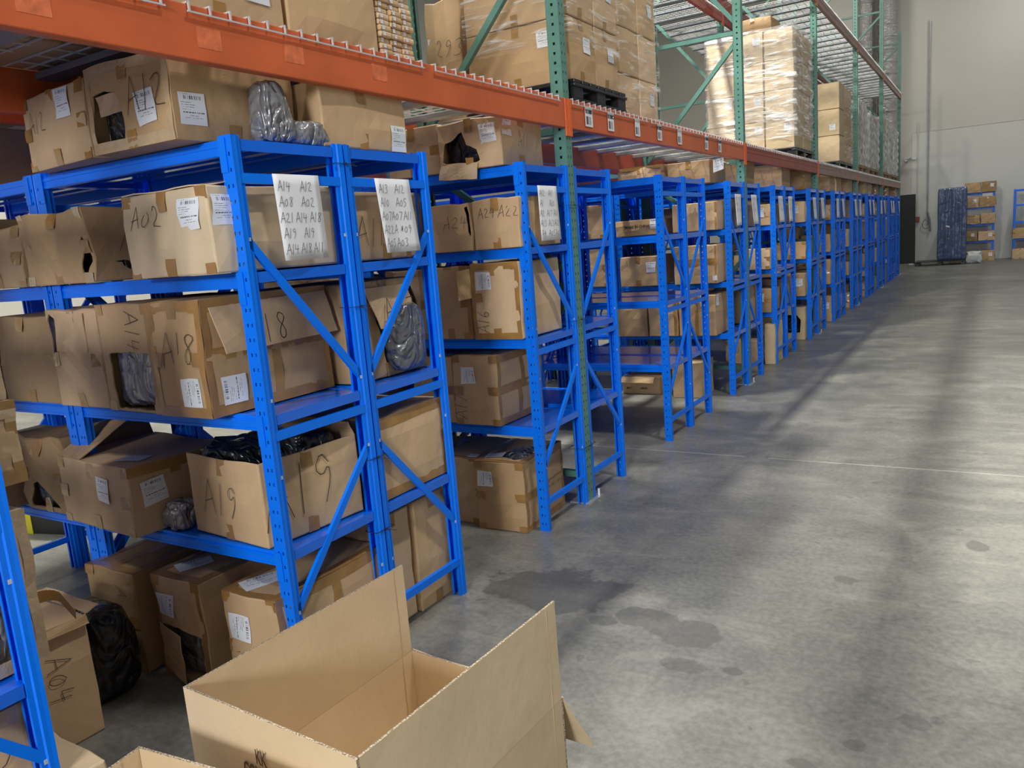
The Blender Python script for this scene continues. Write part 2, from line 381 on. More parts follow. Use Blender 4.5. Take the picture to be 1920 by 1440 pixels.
# ---------------------------------------------------------------- cartons
class Carton:
    """w along x, d along y, h up.  Local origin: centre of the base."""
    def __init__(s, w, d, h, seed=0, warp=0.004, bulge=0.005):
        s.w, s.d, s.h = w, d, h; s.r = random.Random(seed); s.warp = warp; s.bulge = bulge
        s.ph = [s.r.uniform(0, 6.3) for _ in range(9)]
    def deform(s, p):
        x, y, z = p; w, d, h = s.w, s.d, s.h; a = s.warp; ph = s.ph
        fx = max(0, 1-(2*x/w)**2); fy = max(0, 1-(2*y/d)**2); fz = max(0, 1-(2*z/h-1)**2)
        bx = s.bulge*fy*fz*(2*x/w); by = s.bulge*fx*fz*(2*y/d); bz = s.bulge*0.5*fx*fy*(2*z/h-1 if z > h*.5 else 0)
        n = lambda i: math.sin(7*x/w+ph[i]+5*z/h)*math.sin(6*y/d+ph[i+1])+.5*math.sin(15*z/h+ph[i+2]+9*x/w)
        k = min(1, z/h*4)
        return Vector((x+bx+a*n(0)*k, y+by+a*n(3)*k, z+bz+a*.6*n(6)*k))
    def pt(s, face, u, v, off=0.0):
        w, d, h = s.w, s.d, s.h
        if face == 'F': p = (-w/2+u, -d/2, v); n = (0, -1, 0)
        elif face == 'R': p = (w/2, -d/2+u, v); n = (1, 0, 0)
        elif face == 'T': p = (-w/2+u, -d/2+v, h); n = (0, 0, 1)
        elif face == 'B': p = (w/2-u, d/2, v); n = (0, 1, 0)
        elif face == 'L': p = (-w/2, d/2-u, v); n = (-1, 0, 0)
        else: p = (-w/2+u, d/2-v, 0); n = (0, 0, -1)
        return s.deform(p)+Vector(n)*off
    def size(s, face): return {'F': (s.w, s.h), 'B': (s.w, s.h), 'R': (s.d, s.h), 'L': (s.d, s.h), 'T': (s.w, s.d), 'D': (s.w, s.d)}[face]
    def grid(s, L):
        n = max(3, int(L/0.07)); e = 0.006
        return [0, e]+[e+(L-2*e)*i/n for i in range(1, n)]+[L-e, L]
    def body(s, mat, holes=None, skip=(), thick=0.005):
        holes = holes or {}; V = []; Fc = []
        rnd = s.r
        for face in 'FRTBLD':
            if face in skip: continue
            A, Bq = s.size(face); gu, gv = s.grid(A), s.grid(Bq)
            def mk(u, v):
                p = s.pt(face, u, v)
                eu = (u < 1e-6) + (abs(u-A) < 1e-6); ev = (v < 1e-6) + (abs(v-Bq) < 1e-6)
                if eu or ev:   # soften the edges
                    c = Vector((0, 0, s.h/2)); q = Vector(s.pt(face, min(max(u, .004), A-.004), min(max(v, .004), Bq-.004)))
                    base = p; cc = 0.0022
                    for ax, lim in ((0, s.w/2), (1, s.d/2)):
                        if abs(abs(base[ax])-lim) < .02: base[ax] -= cc*(1 if base[ax] > 0 else -1)
                    if base.z > s.h-.02: base.z -= cc
                    elif base.z < .02: base.z += cc*0.5
                    p = base
                return p
            if face in holes:
                pts = [(u, v) for u in gu for v in (0, Bq)]+[(u, v) for u in (0, A) for v in gv[1:-1]]
                nb = len(pts); pts += [(u, v) for u in gu[1:-1] for v in gv[1:-1]]
                edges = []; polys = []
                for poly in holes[face]:
                    q = []
                    for (a, b) in zip(poly, poly[1:]+poly[:1]):
                        L = math.hypot(b[0]-a[0], b[1]-a[1]); n = max(1, int(L/.018))
                        for i in range(n):
                            t = i/n; j = .003 if i else 0.001
                            q.append((a[0]+(b[0]-a[0])*t+rnd.uniform(-j, j), a[1]+(b[1]-a[1])*t+rnd.uniform(-j, j)))
                    polys.append(q); k = len(pts); pts += q
                    edges += [(k+i, k+(i+1) % len(q)) for i in range(len(q))]
                res = delaunay_2d_cdt([Vector(p) for p in pts], edges, [], 0, 1e-5)
                def inside(p, poly):
                    c = False; j = len(poly)-1
                    for i in range(len(poly)):
                        if (poly[i][1] > p[1]) != (poly[j][1] > p[1]) and p[0] < (poly[j][0]-poly[i][0])*(p[1]-poly[i][1])/(poly[j][1]-poly[i][1])+poly[i][0]: c = not c
                        j = i
                    return c
                k = len(V); V += [mk(p.x, p.y) for p in res[0]]
                for f in res[2]:
                    cx = sum(res[0][i].x for i in f)/len(f); cy = sum(res[0][i].y for i in f)/len(f)
                    if any(inside((cx, cy), q) for q in polys): continue
                    Fc.append(tuple(k+i for i in f))
            else:
                k = len(V); nu, nv = len(gu), len(gv)
                V += [mk(u, v) for u in gu for v in gv]
                for i in range(nu-1):
                    for j in range(nv-1):
                        Fc.append((k+i*nv+j, k+(i+1)*nv+j, k+(i+1)*nv+j+1, k+i*nv+j+1))
        mb = MB(); mb.v = [tuple(v) for v in V]; mb.f = Fc
        me = mb.mesh('box_body', mat, merge=False)
        bm = bmesh.new(); bm.from_mesh(me); bmesh.ops.remove_doubles(bm, verts=bm.verts, dist=0.0015)
        bmesh.ops.recalc_face_normals(bm, faces=bm.faces)
        if holes or skip:
            c = bm.calc_volume(signed=True)
            if c < 0: bmesh.ops.reverse_faces(bm, faces=bm.faces)
            ret = bmesh.ops.solidify(bm, geom=bm.faces[:], thickness=thick)
        bm.to_mesh(me); bm.free()
        return me
    def strips(s, mat, L):
        """L : list of (face,u0,v0,u1,v1,width)"""
        mb = MB()
        for q in L:
            face, u0, v0, u1, v1, w = q
            Ln = math.hypot(u1-u0, v1-v0); n = max(2, int(Ln/.035)); dx, dy = (u1-u0)/Ln, (v1-v0)/Ln
            A, Bq = s.size(face); cl = lambda u, v: (min(max(u, 0.0005), A-.0005), min(max(v, 0.0005), Bq-.0005))
            m = 2
            k = len(mb.v)
            for i in range(n+1):
                for j in range(m+1):
                    t = Ln*i/n; o = w*(j/m-.5)
                    mb.v.append(tuple(s.pt(face, *cl(u0+dx*t-dy*o, v0+dy*t+dx*o), .0014)))
            for i in range(n):
                for j in range(m):
                    mb.f.append((k+i*(m+1)+j, k+(i+1)*(m+1)+j, k+(i+1)*(m+1)+j+1, k+i*(m+1)+j+1))
        me = mb.mesh('packing_tape', mat)
        return me
    def label(s, face, u, v, w=.10, h=.10, rot=0, mat='label_paper'):
        mb = MB(); n = 4; k = 0; c, sn = math.cos(rot), math.sin(rot)
        for i in range(n):
            for j in range(n):
                q = []
                for (a, b) in ((i, j), (i+1, j), (i+1, j+1), (i, j+1)):
                    x, y = (a/n-.5)*w, (b/n-.5)*h
                    q.append(s.pt(face, u+c*x-sn*y, v+sn*x+c*y, .0035))
                mb.quad(*q, uv=True); mb.uv[len(mb.f)-1] = [(a/n, b/n) for a, b in ((i, j), (i+1, j), (i+1, j+1), (i, j+1))]
        return mb.mesh('shipping_label', mat)
    def write(s, face, text, u, v, size, rot=0, w=.0032):
        mb = MB(); c, sn = math.cos(rot), math.sin(rot)
        for st in strokes(text, size, rnd=s.r):
            ribbon(mb, st, lambda x, y: s.pt(face, u+c*x-sn*y, v+sn*x+c*y, .0042), w*.72)
        return mb.mesh('handwriting', 'marker')

def tape_set(C, style):
    w, d, h = C.w, C.d, C.h; t = .048; L = []
    if 'f' in style:   # patches of the front seam
        L += [('F', w*.5, h-.0, w*.5, h-.065, t), ('F', w*.5, 0, w*.5, .06, t)]
    if 'c' in style:   # corner patches on the front
        L += [('F', 0, h-.02, .05, h-.02, .04), ('F', w-.05, h-.02, w, h-.02, .04), ('F', 0, .018, .05, .018, .036), ('F', w-.05, .018, w, .018, .036)]
    if 'm' in style:   # short strips at mid height round the corners
        L += [('F', 0, h*.5, .06, h*.5, t), ('F', w-.06, h*.5, w, h*.5, t)]
    if 'e' in style:   # all edges of the right face
        L += [('R', 0, h-.022, d, h-.022, .044), ('R', 0, .02, d, .02, .04), ('R', .014, .02, .014, h-.02, .028), ('R', d-.014, .02, d-.014, h-.02, .028)]
    if 'h' in style: L += [('R', 0, h*.5, d, h*.5, t)]
    if 'v' in style: L += [('R', d*.55, 0, d*.55, h, t)]
    if 'E' in style:   # all edges of the front face
        L += [('F', 0, h-.018, w, h-.018, .036), ('F', 0, .018, w, .018, .036), ('F', .013, 0, .013, h, .026), ('F', w-.013, 0, w-.013, h, .026)]
    if 't' in style: L += [('T', w*.5, 0, w*.5, d, t)]
    if 'T' in style: L += [('T', 0, .02, w, .02, .04), ('T', w-.02, 0, w-.02, d, .04), ('T', .02, 0, .02, d, .04)]
    if 'p' in style: L += [('R', d*.45, h, d*.45, h-.06, t), ('R', d*.45, 0, d*.45, .06, t)]
    return L
SEED = [100]
def carton(label, fr, w, d, h, rot=0, mat='cardboard', tapes='fcep', clear='', labels=(), writes=(), holes=None, skip=(), extra=None,
           warp=.004, bulge=.006, group=None, tilt=(0, 0), name='cardboard_box'):
    """fr : x,y,z of the front right bottom corner."""
    SEED[0] += 1
    C = Carton(w, d, h, SEED[0], warp, bulge)
    c, s_ = math.cos(rot), math.sin(rot)
    cx = fr[0]-c*w/2-s_*d/2; cy = fr[1]-s_*w/2+c*d/2
    e = empty(name, (cx, cy, fr[2]), rot); e.rotation_euler.x, e.rotation_euler.y = tilt
    obj('box_body', C.body(mat, holes, skip), e)
    L = tape_set(C, tapes)+list(extra or [])
    if fr[1] < 5 or len(L) < 3:
        for q in L: obj('packing_tape', C.strips('tape', [q]), e)
    elif L: obj('packing_tape', C.strips('tape', L), e)
    if clear:
        for q in tape_set(C, clear):
            o = obj('clear_tape', C.strips('tape_clear', [q]), e); o['label'] = 'shiny clear tape along an edge'; o.location.z = 0.0004
    for l in labels: obj('shipping_label', C.label(*l), e)
    for q in writes: obj('handwriting', C.write(*q), e)
    tag(e, label, 'box', group)
    e['_c'] = 0; del e['_c']
    return e, C

def flap(parent, a, b, out, mat='cardboard', name='box_flap', thick=.004, bend=0.0, n=6):
    """panel hinged on the line a-b, reaching out by vector 'out' (all local)."""
    a, b, out = Vector(a), Vector(b), Vector(out); nrm = (b-a).cross(out).normalized()
    mb = MB(); m = 5
    V = []
    for side in (0, 1):
        for i in range(n+1):
            for j in range(m+1):
                t = j/m; p = a.lerp(b, i/n)+out*t+nrm*(bend*t*t+.003*math.sin(i*1.7+j)+(thick if side else 0))
                V.append(tuple(p))
    mb.v = V; K = (n+1)*(m+1)
    for i in range(n):
        for j in range(m):
            q = (i*(m+1)+j, (i+1)*(m+1)+j, (i+1)*(m+1)+j+1, i*(m+1)+j+1)
            mb.f.append(q[::-1]); mb.f.append(tuple(K+x for x in q))
    rim = [i*(m+1) for i in range(n+1)]+[n*(m+1)+j for j in range(1, m+1)]+[i*(m+1)+m for i in range(n-1, -1, -1)]+[j for j in range(m-1, 0, -1)]
    for x, y in zip(rim, rim[1:]+rim[:1]): mb.f.append((x, y, K+y, K+x))
    return mb.build(name, mat, parent, merge=True)

def bag(label, loc, size, mat='bag_black', seed=0, rot=0, group=None, name='plastic_bag', amp=.16, sub=4, flat=True, box=.62):
    rnd = random.Random(seed); bm = bmesh.new(); bmesh.ops.create_icosphere(bm, subdivisions=sub, radius=1)
    ph = [rnd.uniform(0, 6.3) for _ in range(12)]
    for v in bm.verts:
        p = v.co; n = 0; f = 2.2; a = 1
        for i in range(4):
            n += a*abs(math.sin(p.x*f+ph[i]+1.3*math.sin(p.z*f*.8+ph[i+4]))*math.sin(p.y*f+ph[i+4]+p.z*f))
            f *= 1.9; a *= .55
        r = 1-amp*n*1.1+amp*.5
        q = p*r
        # boxy
        q = Vector([math.copysign(abs(c)**box, c) for c in q])
        if flat: q.z = max(q.z, -0.86+.04*math.sin(9*p.x)); q.z = (q.z+.86)
        v.co = q
    vs = [v.co.copy() for v in bm.verts]; lo = [min(c[i] for c in vs) for i in range(3)]; hi = [max(c[i] for c in vs) for i in range(3)]
    for v in bm.verts:
        q = v.co; t = [(q[i]-lo[i])/(hi[i]-lo[i]) for i in range(3)]
        v.co = ((t[0]-.5)*size[0], (t[1]-.5)*size[1], t[2]*size[2] if flat else (t[2]-.5)*size[2])
    me = bpy.data.meshes.new(name); bm.to_mesh(me); bm.free()
    for p in me.polygons: p.use_smooth = True
    me.materials.append(MATS[mat]); o = obj(name, me, None, loc, rot); tag(o, label, 'bag', group); return o
# ---------------------------------------------------------------- setting
def slab(name, mat, *b): return structure(MB().box(*b).build(name, mat))
slab('floor', 'concrete', -12, 9, -7, 28.6, -0.2, 0)
slab('wall_back', 'wall_paint', -12, 9, 28.4, 28.7, 0, 10.4)
slab('wall_left', 'wall_paint', -12.2, -12, -7, 28.7, 0, 10.4)
slab('ceiling', 'ceiling_paint', -12.2, 9, -7, 28.7, 10.4, 10.6)
slab('trim_1', 'wall_low', -0.15, 9, 28.385, 28.4, 0.0, 3.98)
slab('trim_2', 'ceiling_paint', -0.15, 9, 28.38, 28.4, 3.975, 3.99)
structure(MB().box(1.5, 3.7, -6.98, -6.94, 2.4, 4.4).build('window_1', 'daylight_pane'))
slab('wall_front', 'wall_paint', -12, 9, -7.2, -7.0, 0, 10.4)
slab('door_1', 'dark_panel', -0.62, 0.0, 27.9, 27.95, 0.0, 2.12)
for x, y, z, e in LAMPS:
    t = empty('high_bay_lamp', (x, y, z))
    MB().box(-.2, .2, -.62, .62, 0, .07).build('lamp_housing', 'galv', t, bevel=.01)
    MB().box(-.17, .17, -.58, .58, -.012, 0).build('diffuser', 'lamp_glow', t)
    MB().bar((0, -.4, .07), (0, -.4, .8), .008, .008).bar((0, .4, .07), (0, .4, .8), .008, .008).build('hanger', 'steel', t)
    tag(t, 'white high bay lamp hanging from the ceiling', 'lamp', 'high bay lamps under the ceiling')

# ---------------------------------------------------------------- blue shelving
PW, PD, PT = .055, .038, .002
def post_mesh():
    """omega post: web at y=0 facing -y, x from 0 to PW, open towards +y; two columns of slots."""
    mb = MB(); xs = [0, .014, .0205, .0345, .041, PW]; zs = [0]
    z = .035
    while z < 1.96: zs += [z, z+.012]; z += .05
    zs.append(2.0)
    for i in range(5):
        for j in range(len(zs)-1):
            if i in (1, 3) and j % 2 == 1: continue
            mb.quad((xs[i], 0, zs[j]), (xs[i+1], 0, zs[j]), (xs[i+1], 0, zs[j+1]), (xs[i], 0, zs[j+1]))
    for (xa, ya, xb, yb) in ((0, 0, -0.0, .020), (0, .020, .005, .024), (.005, .024, .005, PD), (.005, PD, .016, PD)):
        for f in (1, -1):
            X = lambda x: x if f == 1 else PW-x
            q = [(X(xa), ya, 0), (X(xb), yb, 0), (X(xb), yb, 2.0), (X(xa), ya, 2.0)]
            mb.quad(*(q if f == -1 else q[::-1]))
    me = mb.mesh('upright_post', 'blue')
    bm = bmesh.new(); bm.from_mesh(me); bmesh.ops.remove_doubles(bm, verts=bm.verts, dist=1e-5)
    bmesh.ops.recalc_face_normals(bm, faces=bm.faces); bmesh.ops.solidify(bm, geom=bm.faces[:], thickness=.0018)
    bm.to_mesh(me); bm.free(); return me
POST = post_mesh()
LEV = [.59, 1.08, 1.565, 1.99]
UL, UD = 1.15, .505
def beam_mesh():
    """runs along -x from the inner face of one post to the other, front at y=0, top at z=0."""
    mb = MB(); x0, x1 = -UL+PW-.002, -PW+.002
    mb.box(x0, x1, .004, .030, -.052, -.012); mb.box(x0, x1, .010, .030, -.013, 0)
    mb.box(x0, x1, .0015, .0045, -.050, -.042); mb.box(x0, x1, .0015, .0045, -.024, -.016)
    for xa in (-PW-.004, -UL+.027):
        mb.box(xa, xa+.032, -.004, -.001, -.105, .002)
        mb.box(xa+(.029 if xa > -.5 else 0)-.028*(xa > -.5), xa+.032-.0*(xa > -.5), -.004, .004, -.105, .002) if False else None
    return mb.mesh('shelf_beam', 'blue')
BEAM = beam_mesh()
def deck_mesh():
    mb = MB(); x0, x1 = -UL+.004, -.004; y0, y1 = .032, UD-.032
    mb.box(-UL+PW*.2, -PW*.2, y0, y1, -.008, -.002)
    for x in (-.012, -UL+.008): mb.box(x, x+.004, .042, UD-.042, -.038, -.002)
    for k in range(1, 4):
        yk = y0+(y1-y0)*k/4; mb.box(x0+.03, x1-.03, yk-.02, yk+.02, -.022, -.009)
    return mb.mesh('shelf_deck', 'blue_deck')
DECK = deck_mesh()
def frame_bars(xc):
    out = []
    ya, yb = .018, UD-.018; x = xc
    B = lambda z0, z1: MB().bar((x, ya, z0), (x, yb, z1), .028, .014, (1, 0, 0)).mesh('diagonal_brace', 'blue')
    S = lambda z: MB().box(x-.010, x+.010, ya, yb, z-.016, z+.016).mesh('cross_strut', 'blue')
    return [('diagonal_brace', B(1.67, 1.13)), ('diagonal_brace', B(.36, .86)), ('cross_strut', S(1.865)), ('cross_strut', S(1.005)), ('cross_strut', S(.165))]
FB = frame_bars(-.012)+frame_bars(-UL+.012)
bolts = MB()
for xc in (-.009, -UL+.009):
    for z in (.165, 1.005, 1.865, 1.67, 1.13, .36, .86):
        for y in (.025, UD-.025): bolts.box(xc-.006, xc+.006, y-.006, y+.006, z-.006, z+.006)
BOLT = bolts.mesh('bolt', 'steel')
def make_unit(far=False):
    e = empty('shelving_unit')
    for x in (-PW, -UL):
        p = obj('upright_post', POST, e, (x, 0, 0))
        p = obj('upright_post', POST, e, (x+PW, UD, 0), math.pi)
    for z in LEV:
        obj('shelf_beam', BEAM, e, (0, 0, z))
        b = obj('shelf_beam', BEAM, e, (-UL, UD, z), math.pi)
        obj('shelf_deck', DECK, e, (0, 0, z))
    for n, me in FB: obj(n, me, e)
    if not far: o = obj('bolt', BOLT, e); o['kind'] = 'stuff'
    return e
ORD = ['first', 'second', 'third', 'fourth', 'fifth', 'sixth', 'seventh', 'eighth', 'ninth', 'tenth', 'eleventh', 'twelfth', 'thirteenth', 'fourteenth',
       'fifteenth', 'sixteenth', 'seventeenth', 'eighteenth', 'nineteenth', 'twentieth', 'twenty first', 'twenty second', 'twenty third', 'twenty fourth', 'twenty fifth']
DOUB = [(-.08, 0), (1.785, 0), (3.632, 1), (5.64, 0), (7.42, 1), (9.19, 0), (11.2, 1), (13.1, 0), (14.97, 1), (16.9, 0), (18.75, 1), (20.7, 0), (22.5, 2)]
ROWS = []   # (y0, facing) facing -1 front row, +1 back row
for y, g in DOUB:
    ROWS.append((y, -1))
    if g != 2: ROWS.append((y+UD+(.082 if g else .012), 1))
proto = make_unit(); proto_f = None
register(proto)
first = True
for i, (y0, fc) in enumerate(ROWS):
    if i == 0: continue
    for k in range(2):
        u = proto if first else copy_tree(proto); first = False
        sh = -k*(UL+.012)
        if fc < 0: u.location = (sh, y0, 0); u.rotation_euler.z = 0
        else: u.location = (sh-UL, y0+UD, 0); u.rotation_euler.z = math.pi
        row = 'nearest' if i == 1 else ORD[i-1]
        lab = 'blue steel shelving unit at the aisle end of the %s blue row' if k == 0 else 'inner blue steel shelving unit of the %s blue row, away from the aisle'
        if i == 1: lab = ('blue shelf unit at the left picture edge, its post beside the carton marked A04' if k == 0 else 'blue steel shelf unit left of and behind the one at the left picture edge')
        else: row = ORD[i-2]
        tag(u, lab % row if '%' in lab else lab, 'shelf', 'blue shelving units in rows')

# zip ties round the paired posts
def tie(x0, x1, y0, y1, z, label):
    mb = MB(); p = [(x0, y0), (x1, y0), (x1, y1), (x0, y1)]
    for a, b in zip(p, p[1:]+p[:1]): mb.bar((a[0], a[1], z), (b[0], b[1], z), .004, .0016, (0, 0, 1))
    mb.bar((x1, (y0+y1)/2, z), (x1+.03, (y0+y1)/2+.03, z-.012), .003, .0015)
    mb.box(x1-.001, x1+.005, (y0+y1)/2-.004, (y0+y1)/2+.004, z-.004, z+.004)
    tag(mb.build('zip_tie', 'rubber'), label, 'zip tie', 'zip ties on the blue posts')
for z, w in ((1.93, 'top'), (1.40, 'second'), (.80, 'third'), (.50, 'lowest')):
    tie(-.058, .004, 2.245, 2.35, z, 'black zip tie on the nearest paired blue posts, %s of four' % w)
for z, w in ((1.78, 'top'), (1.12, 'middle'), (.35, 'lowest')):
    tie(-.09, .008, 4.09, 4.27, z, 'black zip tie around the first green upright and its blue posts, %s one' % w)

# ---------------------------------------------------------------- paper lists hanging from the struts
def paper(y0, x, lines, label, w=.215, h=.29, z=1.882, seed=0, curl=.02):
    rnd = random.Random(seed); n = 8
    def P(u, v, off=0):   # u 0..w, v 0..h from the top
        return (x+.003+curl*abs(math.sin(u/w*2.6+seed))*(v/h)*.8+off, y0+u+rnd_s*v, z-v)
    rnd_s = rnd.uniform(-.01, .06)
    mb = MB(); 
    for i in range(n):
        for j in range(n):
            mb.quad(*[P(a*w/n, b*h/n) for a, b in ((i, j+1), (i+1, j+1), (i+1, j), (i, j))])
    o = mb.build('paper_list', 'paper', smooth=True, merge=True)
    s = o.modifiers.new('t', 'SOLIDIFY'); s.thickness = .0006
    if lines:
        t = MB(); 
        for r, L in enumerate(lines):
            for c, (wd, ux) in enumerate(L):
                for st in strokes(wd, .036*(h/.29), slant=.15, rnd=rnd, adv=.62):
                    ribbon(t, st, lambda a, b: P(ux*w+a, .045*h/.29+r*(h/.29)*.053+.012-b, .0018), .0016)
        t.build('handwriting', 'ink', o)
    tag(o, label, 'paper', 'handwritten lists hanging on the shelf ends')
    return o
paper(1.935, 0, [[('A14', .06), ('A12', .54)], [('A08', .04), ('A02', .52)], [('A21', .02), ('A14', .34), ('A18', .68)], [('A19', .04), ('A19', .48)], [('A14', .04), ('A18', .36), ('A11', .68)]],
      'nearest hanging white sheet of handwritten codes, starting A14 A12', seed=1)
paper(2.455, 0, [[('A13', .06), ('A12', .52)], [('A10', .04), ('A05', .5)], [('A07', .02), ('A07', .33), ('A11', .66)], [('A22', .02), ('A', .36), ('#09', .52)], [('A05', .03), ('A03', .38)]],
      'hanging white sheet with a crossed out code, right of the nearest sheet', seed=2)
paper(3.766, 0, [[('A12', .05), ('A11', .5)], [('A1', .05), ('A10', .5)], [('A2', .02), ('A17', .33), ('A11', .66)], [('A13', .02), ('A13', .36), ('A12', .65)], [('A4', .03), ('A05', .33), ('A02', .66)]],
      'white sheet with faint codes hanging just left of the first green upright', seed=3)
PR = [i for i, (y, f) in enumerate(ROWS) if i >= 8]
for n, i in enumerate(PR):
    y0, fc = ROWS[i]
    paper(y0+.14, 0, [[('A1', .1), ('A2', .5)], [('A12', .1)], [('A1', .1), ('A14', .5)]] if n < 6 else None,
          'white paper list hanging on the end of the %s blue row' % ORD[i-2], seed=10+n, h=.29, curl=.03)

# ---------------------------------------------------------------- pallet racking
UPY = [.395, 4.178, 7.965, 11.75, 15.53, 19.28, 23.05]
RD = 1.07; RH = 6.0
def upright_mesh():
    mb = MB(); w, d = .076, .072
    xs = [0, .016, .030, .046, .060, w]; zs = [0]; z = .06
    while z < RH-.06: zs += [z, z+.015]; z += .0508
    zs.append(RH)
    # web facing +x carries the slots; the camera sees the solid -y flange with small holes
    ys = [-.036, -.022, -.012, .012, .022, .036]
    for i in range(5):
        for j in range(len(zs)-1):
            if i in (1, 3) and j % 2 == 1: continue
            mb.quad((0, ys[i], zs[j]), (0, ys[i+1], zs[j]), (0, ys[i+1], zs[j+1]), (0, ys[i], zs[j+1]))
    xs = [0, -.030, -.044, -w]
    for i in range(3):
        for j in range(len(zs)-1):
            if i == 1 and j % 2 == 1: continue
            for s in (1, -1):
                y = .036*s; q = [(xs[i], y, zs[j]), (xs[i+1], y, zs[j]), (xs[i+1], y, zs[j+1]), (xs[i], y, zs[j+1])]
                mb.quad(*q)
    for s in (1, -1): mb.quad((-w, .036*s, 0), (-w, .014*s, 0), (-w, .014*s, RH), (-w, .036*s, RH))
    me = mb.mesh('upright_post', 'green')
    bm = bmesh.new(); bm.from_mesh(me); bmesh.ops.remove_doubles(bm, verts=bm.verts, dist=1e-5)
    bmesh.ops.recalc_face_normals(bm, faces=bm.faces); bmesh.ops.solidify(bm, geom=bm.faces[:], thickness=.002)
    bm.to_mesh(me); bm.free(); return me
UPR = upright_mesh()
def make_frame():
    e = empty('pallet_rack_frame')
    obj('upright_post', UPR, e, (0, 0, 0)); obj('upright_post', UPR, e, (-RD, 0, 0), math.pi)
    xa, xb = -.05, -RD+.05
    for z in (.17, 1.32, 2.20, 3.38, 4.70, 5.75): MB().box(xb, xa, -.019, .019, z-.019, z+.019).build('cross_strut', 'green', e)
    D = [((xb, .25), (xa, 1.25)), ((xb, 2.1), (xa, 1.40)), ((xb, 2.27), (xa, 3.30)), ((xb, 4.62), (xa, 3.46)), ((xb, 4.78), (xa, 5.68))]
    for a, b in D: MB().bar((a[0], 0, a[1]), (b[0], 0, b[1]), .038, .034, (0, 1, 0)).build('diagonal_brace', 'green', e)
    for x in (-.038, -RD+.038):
        MB().box(x-.075, x+.065, -.065, .125, 0, .008).build('foot_plate', 'galv', e)
        MB().tube([(x-.055, .10, .006), (x-.055, .10, .045)], .008).tube([(x+.045, .10, .006), (x+.045, .10, .05)], .008).build('anchor_bolt', 'steel', e)
    return e
fp = register(make_frame()); firstf = True
for i, y in enumerate(UPY):
    for k in range(2):
        if i == 0 and k == 1: continue
        u = fp if firstf else copy_tree(fp); firstf = False
        u.location = (-k*(RD+.17), y, 0)
        tag(u, ('green pallet rack frame beside the aisle, %s from the camera' if k == 0 else 'green pallet rack frame in the rear rack line, %s from the camera') % ORD[i], 'pallet rack', 'green pallet rack frames')
def beam_parts(e, y0, y1, mat, z, h=.16, x=0.0, flip=1, bright=True, step=False):
    a, b = y0+.040, y1-.040
    mb = MB().box(x-.045*flip if flip > 0 else x, x if flip > 0 else x+.045, a, b, z, z+h)
    if flip > 0 and y1 < 3.79 and mat != 'orange' or step: mb.box(x, x+.003, a, b, z+h*.50, z+h*.53)
    mb.build('beam_rail', mat, e, bevel=.004)
    for yy in (a-.039, b+.001):
        MB().box(x-.006*flip if flip > 0 else x, x+.004 if flip > 0 else x+.006, yy, yy+.038, z-.045, z+h).build('beam_connector', 'orange_bright' if bright else mat, e, bevel=.002)
BM = ['orange', 'orange', 'red_beam', 'beam_haze_tint', 'beam_haze_tint', 'beam_haze_tint']
BEAMS = []
for i in range(6):
    y0, y1 = UPY[i], UPY[i+1]
    for lvl, z in ((0, 2.205), (1, 4.40)):
        if i == 0 and lvl == 1: pass
        for side, (x, fl) in enumerate(((0.006, 1), (-RD+.0, -1), (-RD-.17, 1), (-2*RD-.17, -1))):
            if lvl and side == 3: continue
            mat = BM[i] if side == 0 else ('red_beam' if i else 'orange')
            if lvl: mat = 'beam_haze_tint' if side == 0 else 'red_beam'
            e = empty('pallet_rack_beam', (x, y0, z))
            beam_parts(e, 0, y1-y0, mat, 0, .16 if lvl == 0 else .13, 0, fl)
            who = ['aisle side', 'rear', 'rear rack front', 'rear rack back'][side]
            tag(e, '%s %s beam of the %s pallet rack bay, %s level' % ({'orange': 'orange', 'red_beam': 'dark red', 'beam_haze_tint': 'haze tinted brown'}[mat], who, ORD[i], 'lower' if lvl == 0 else 'upper'), 'rack beam', 'pallet rack beams')
            if side == 0: BEAMS.append((i, lvl, e))
# barcode stickers on the beam of the second bay
def text_mesh(txt, size, mat, bold=0.0, ext=.0004):
    c = bpy.data.curves.new('t', 'FONT'); c.body = txt; c.size = size; c.offset = bold; c.extrude = ext; c.align_x = 'CENTER'; c.align_y = 'CENTER'
    o = bpy.data.objects.new('t', c); COL.objects.link(o); bpy.context.view_layer.update()
    me = bpy.data.meshes.new_from_object(o.evaluated_get(bpy.context.evaluated_depsgraph_get())); bpy.data.objects.remove(o)
    me.materials.clear(); me.materials.append(MATS[mat]); return me
beam1 = [e for i, l, e in BEAMS if i == 1 and l == 0][0]
for y, w, t in ((4.44, .105, 'R108B'), (4.76, .095, 'R108C'), (5.20, .09, ''), (5.62, .09, 'R108D'), (6.05, .10, ''), (6.72, .09, 'R108E'), (7.10, .09, 'R108F')):
    ly = y-4.178; lz = .085; lh = .115
    s = MB(); s.quad((.0052, ly-w/2, lz-lh/2), (.0052, ly+w/2, lz-lh/2), (.0052, ly+w/2, lz+lh/2), (.0052, ly-w/2, lz+lh/2), uv=True)
    o = s.build('barcode_sticker', 'rack_label', beam1)
    if t:
        q = obj('printed_code', text_mesh(t, .032, 'ink', .0008), o); q.location = (.0062, ly, lz+.026); q.rotation_euler = (math.pi/2, 0, math.pi/2)
for y, z in ((.62, .10), (1.22, .07), (1.75, .07), (2.1, .08), (2.55, .08)):   # leftovers of old stickers on the first beam
    b0 = [e for i, l, e in BEAMS if i == 0 and l == 0][0]
    MB().box(.0003, .0007, y-.395-.045, y-.395+.045, z-.03, z+.03).build('sticker_residue', 'sticker_old', b0)

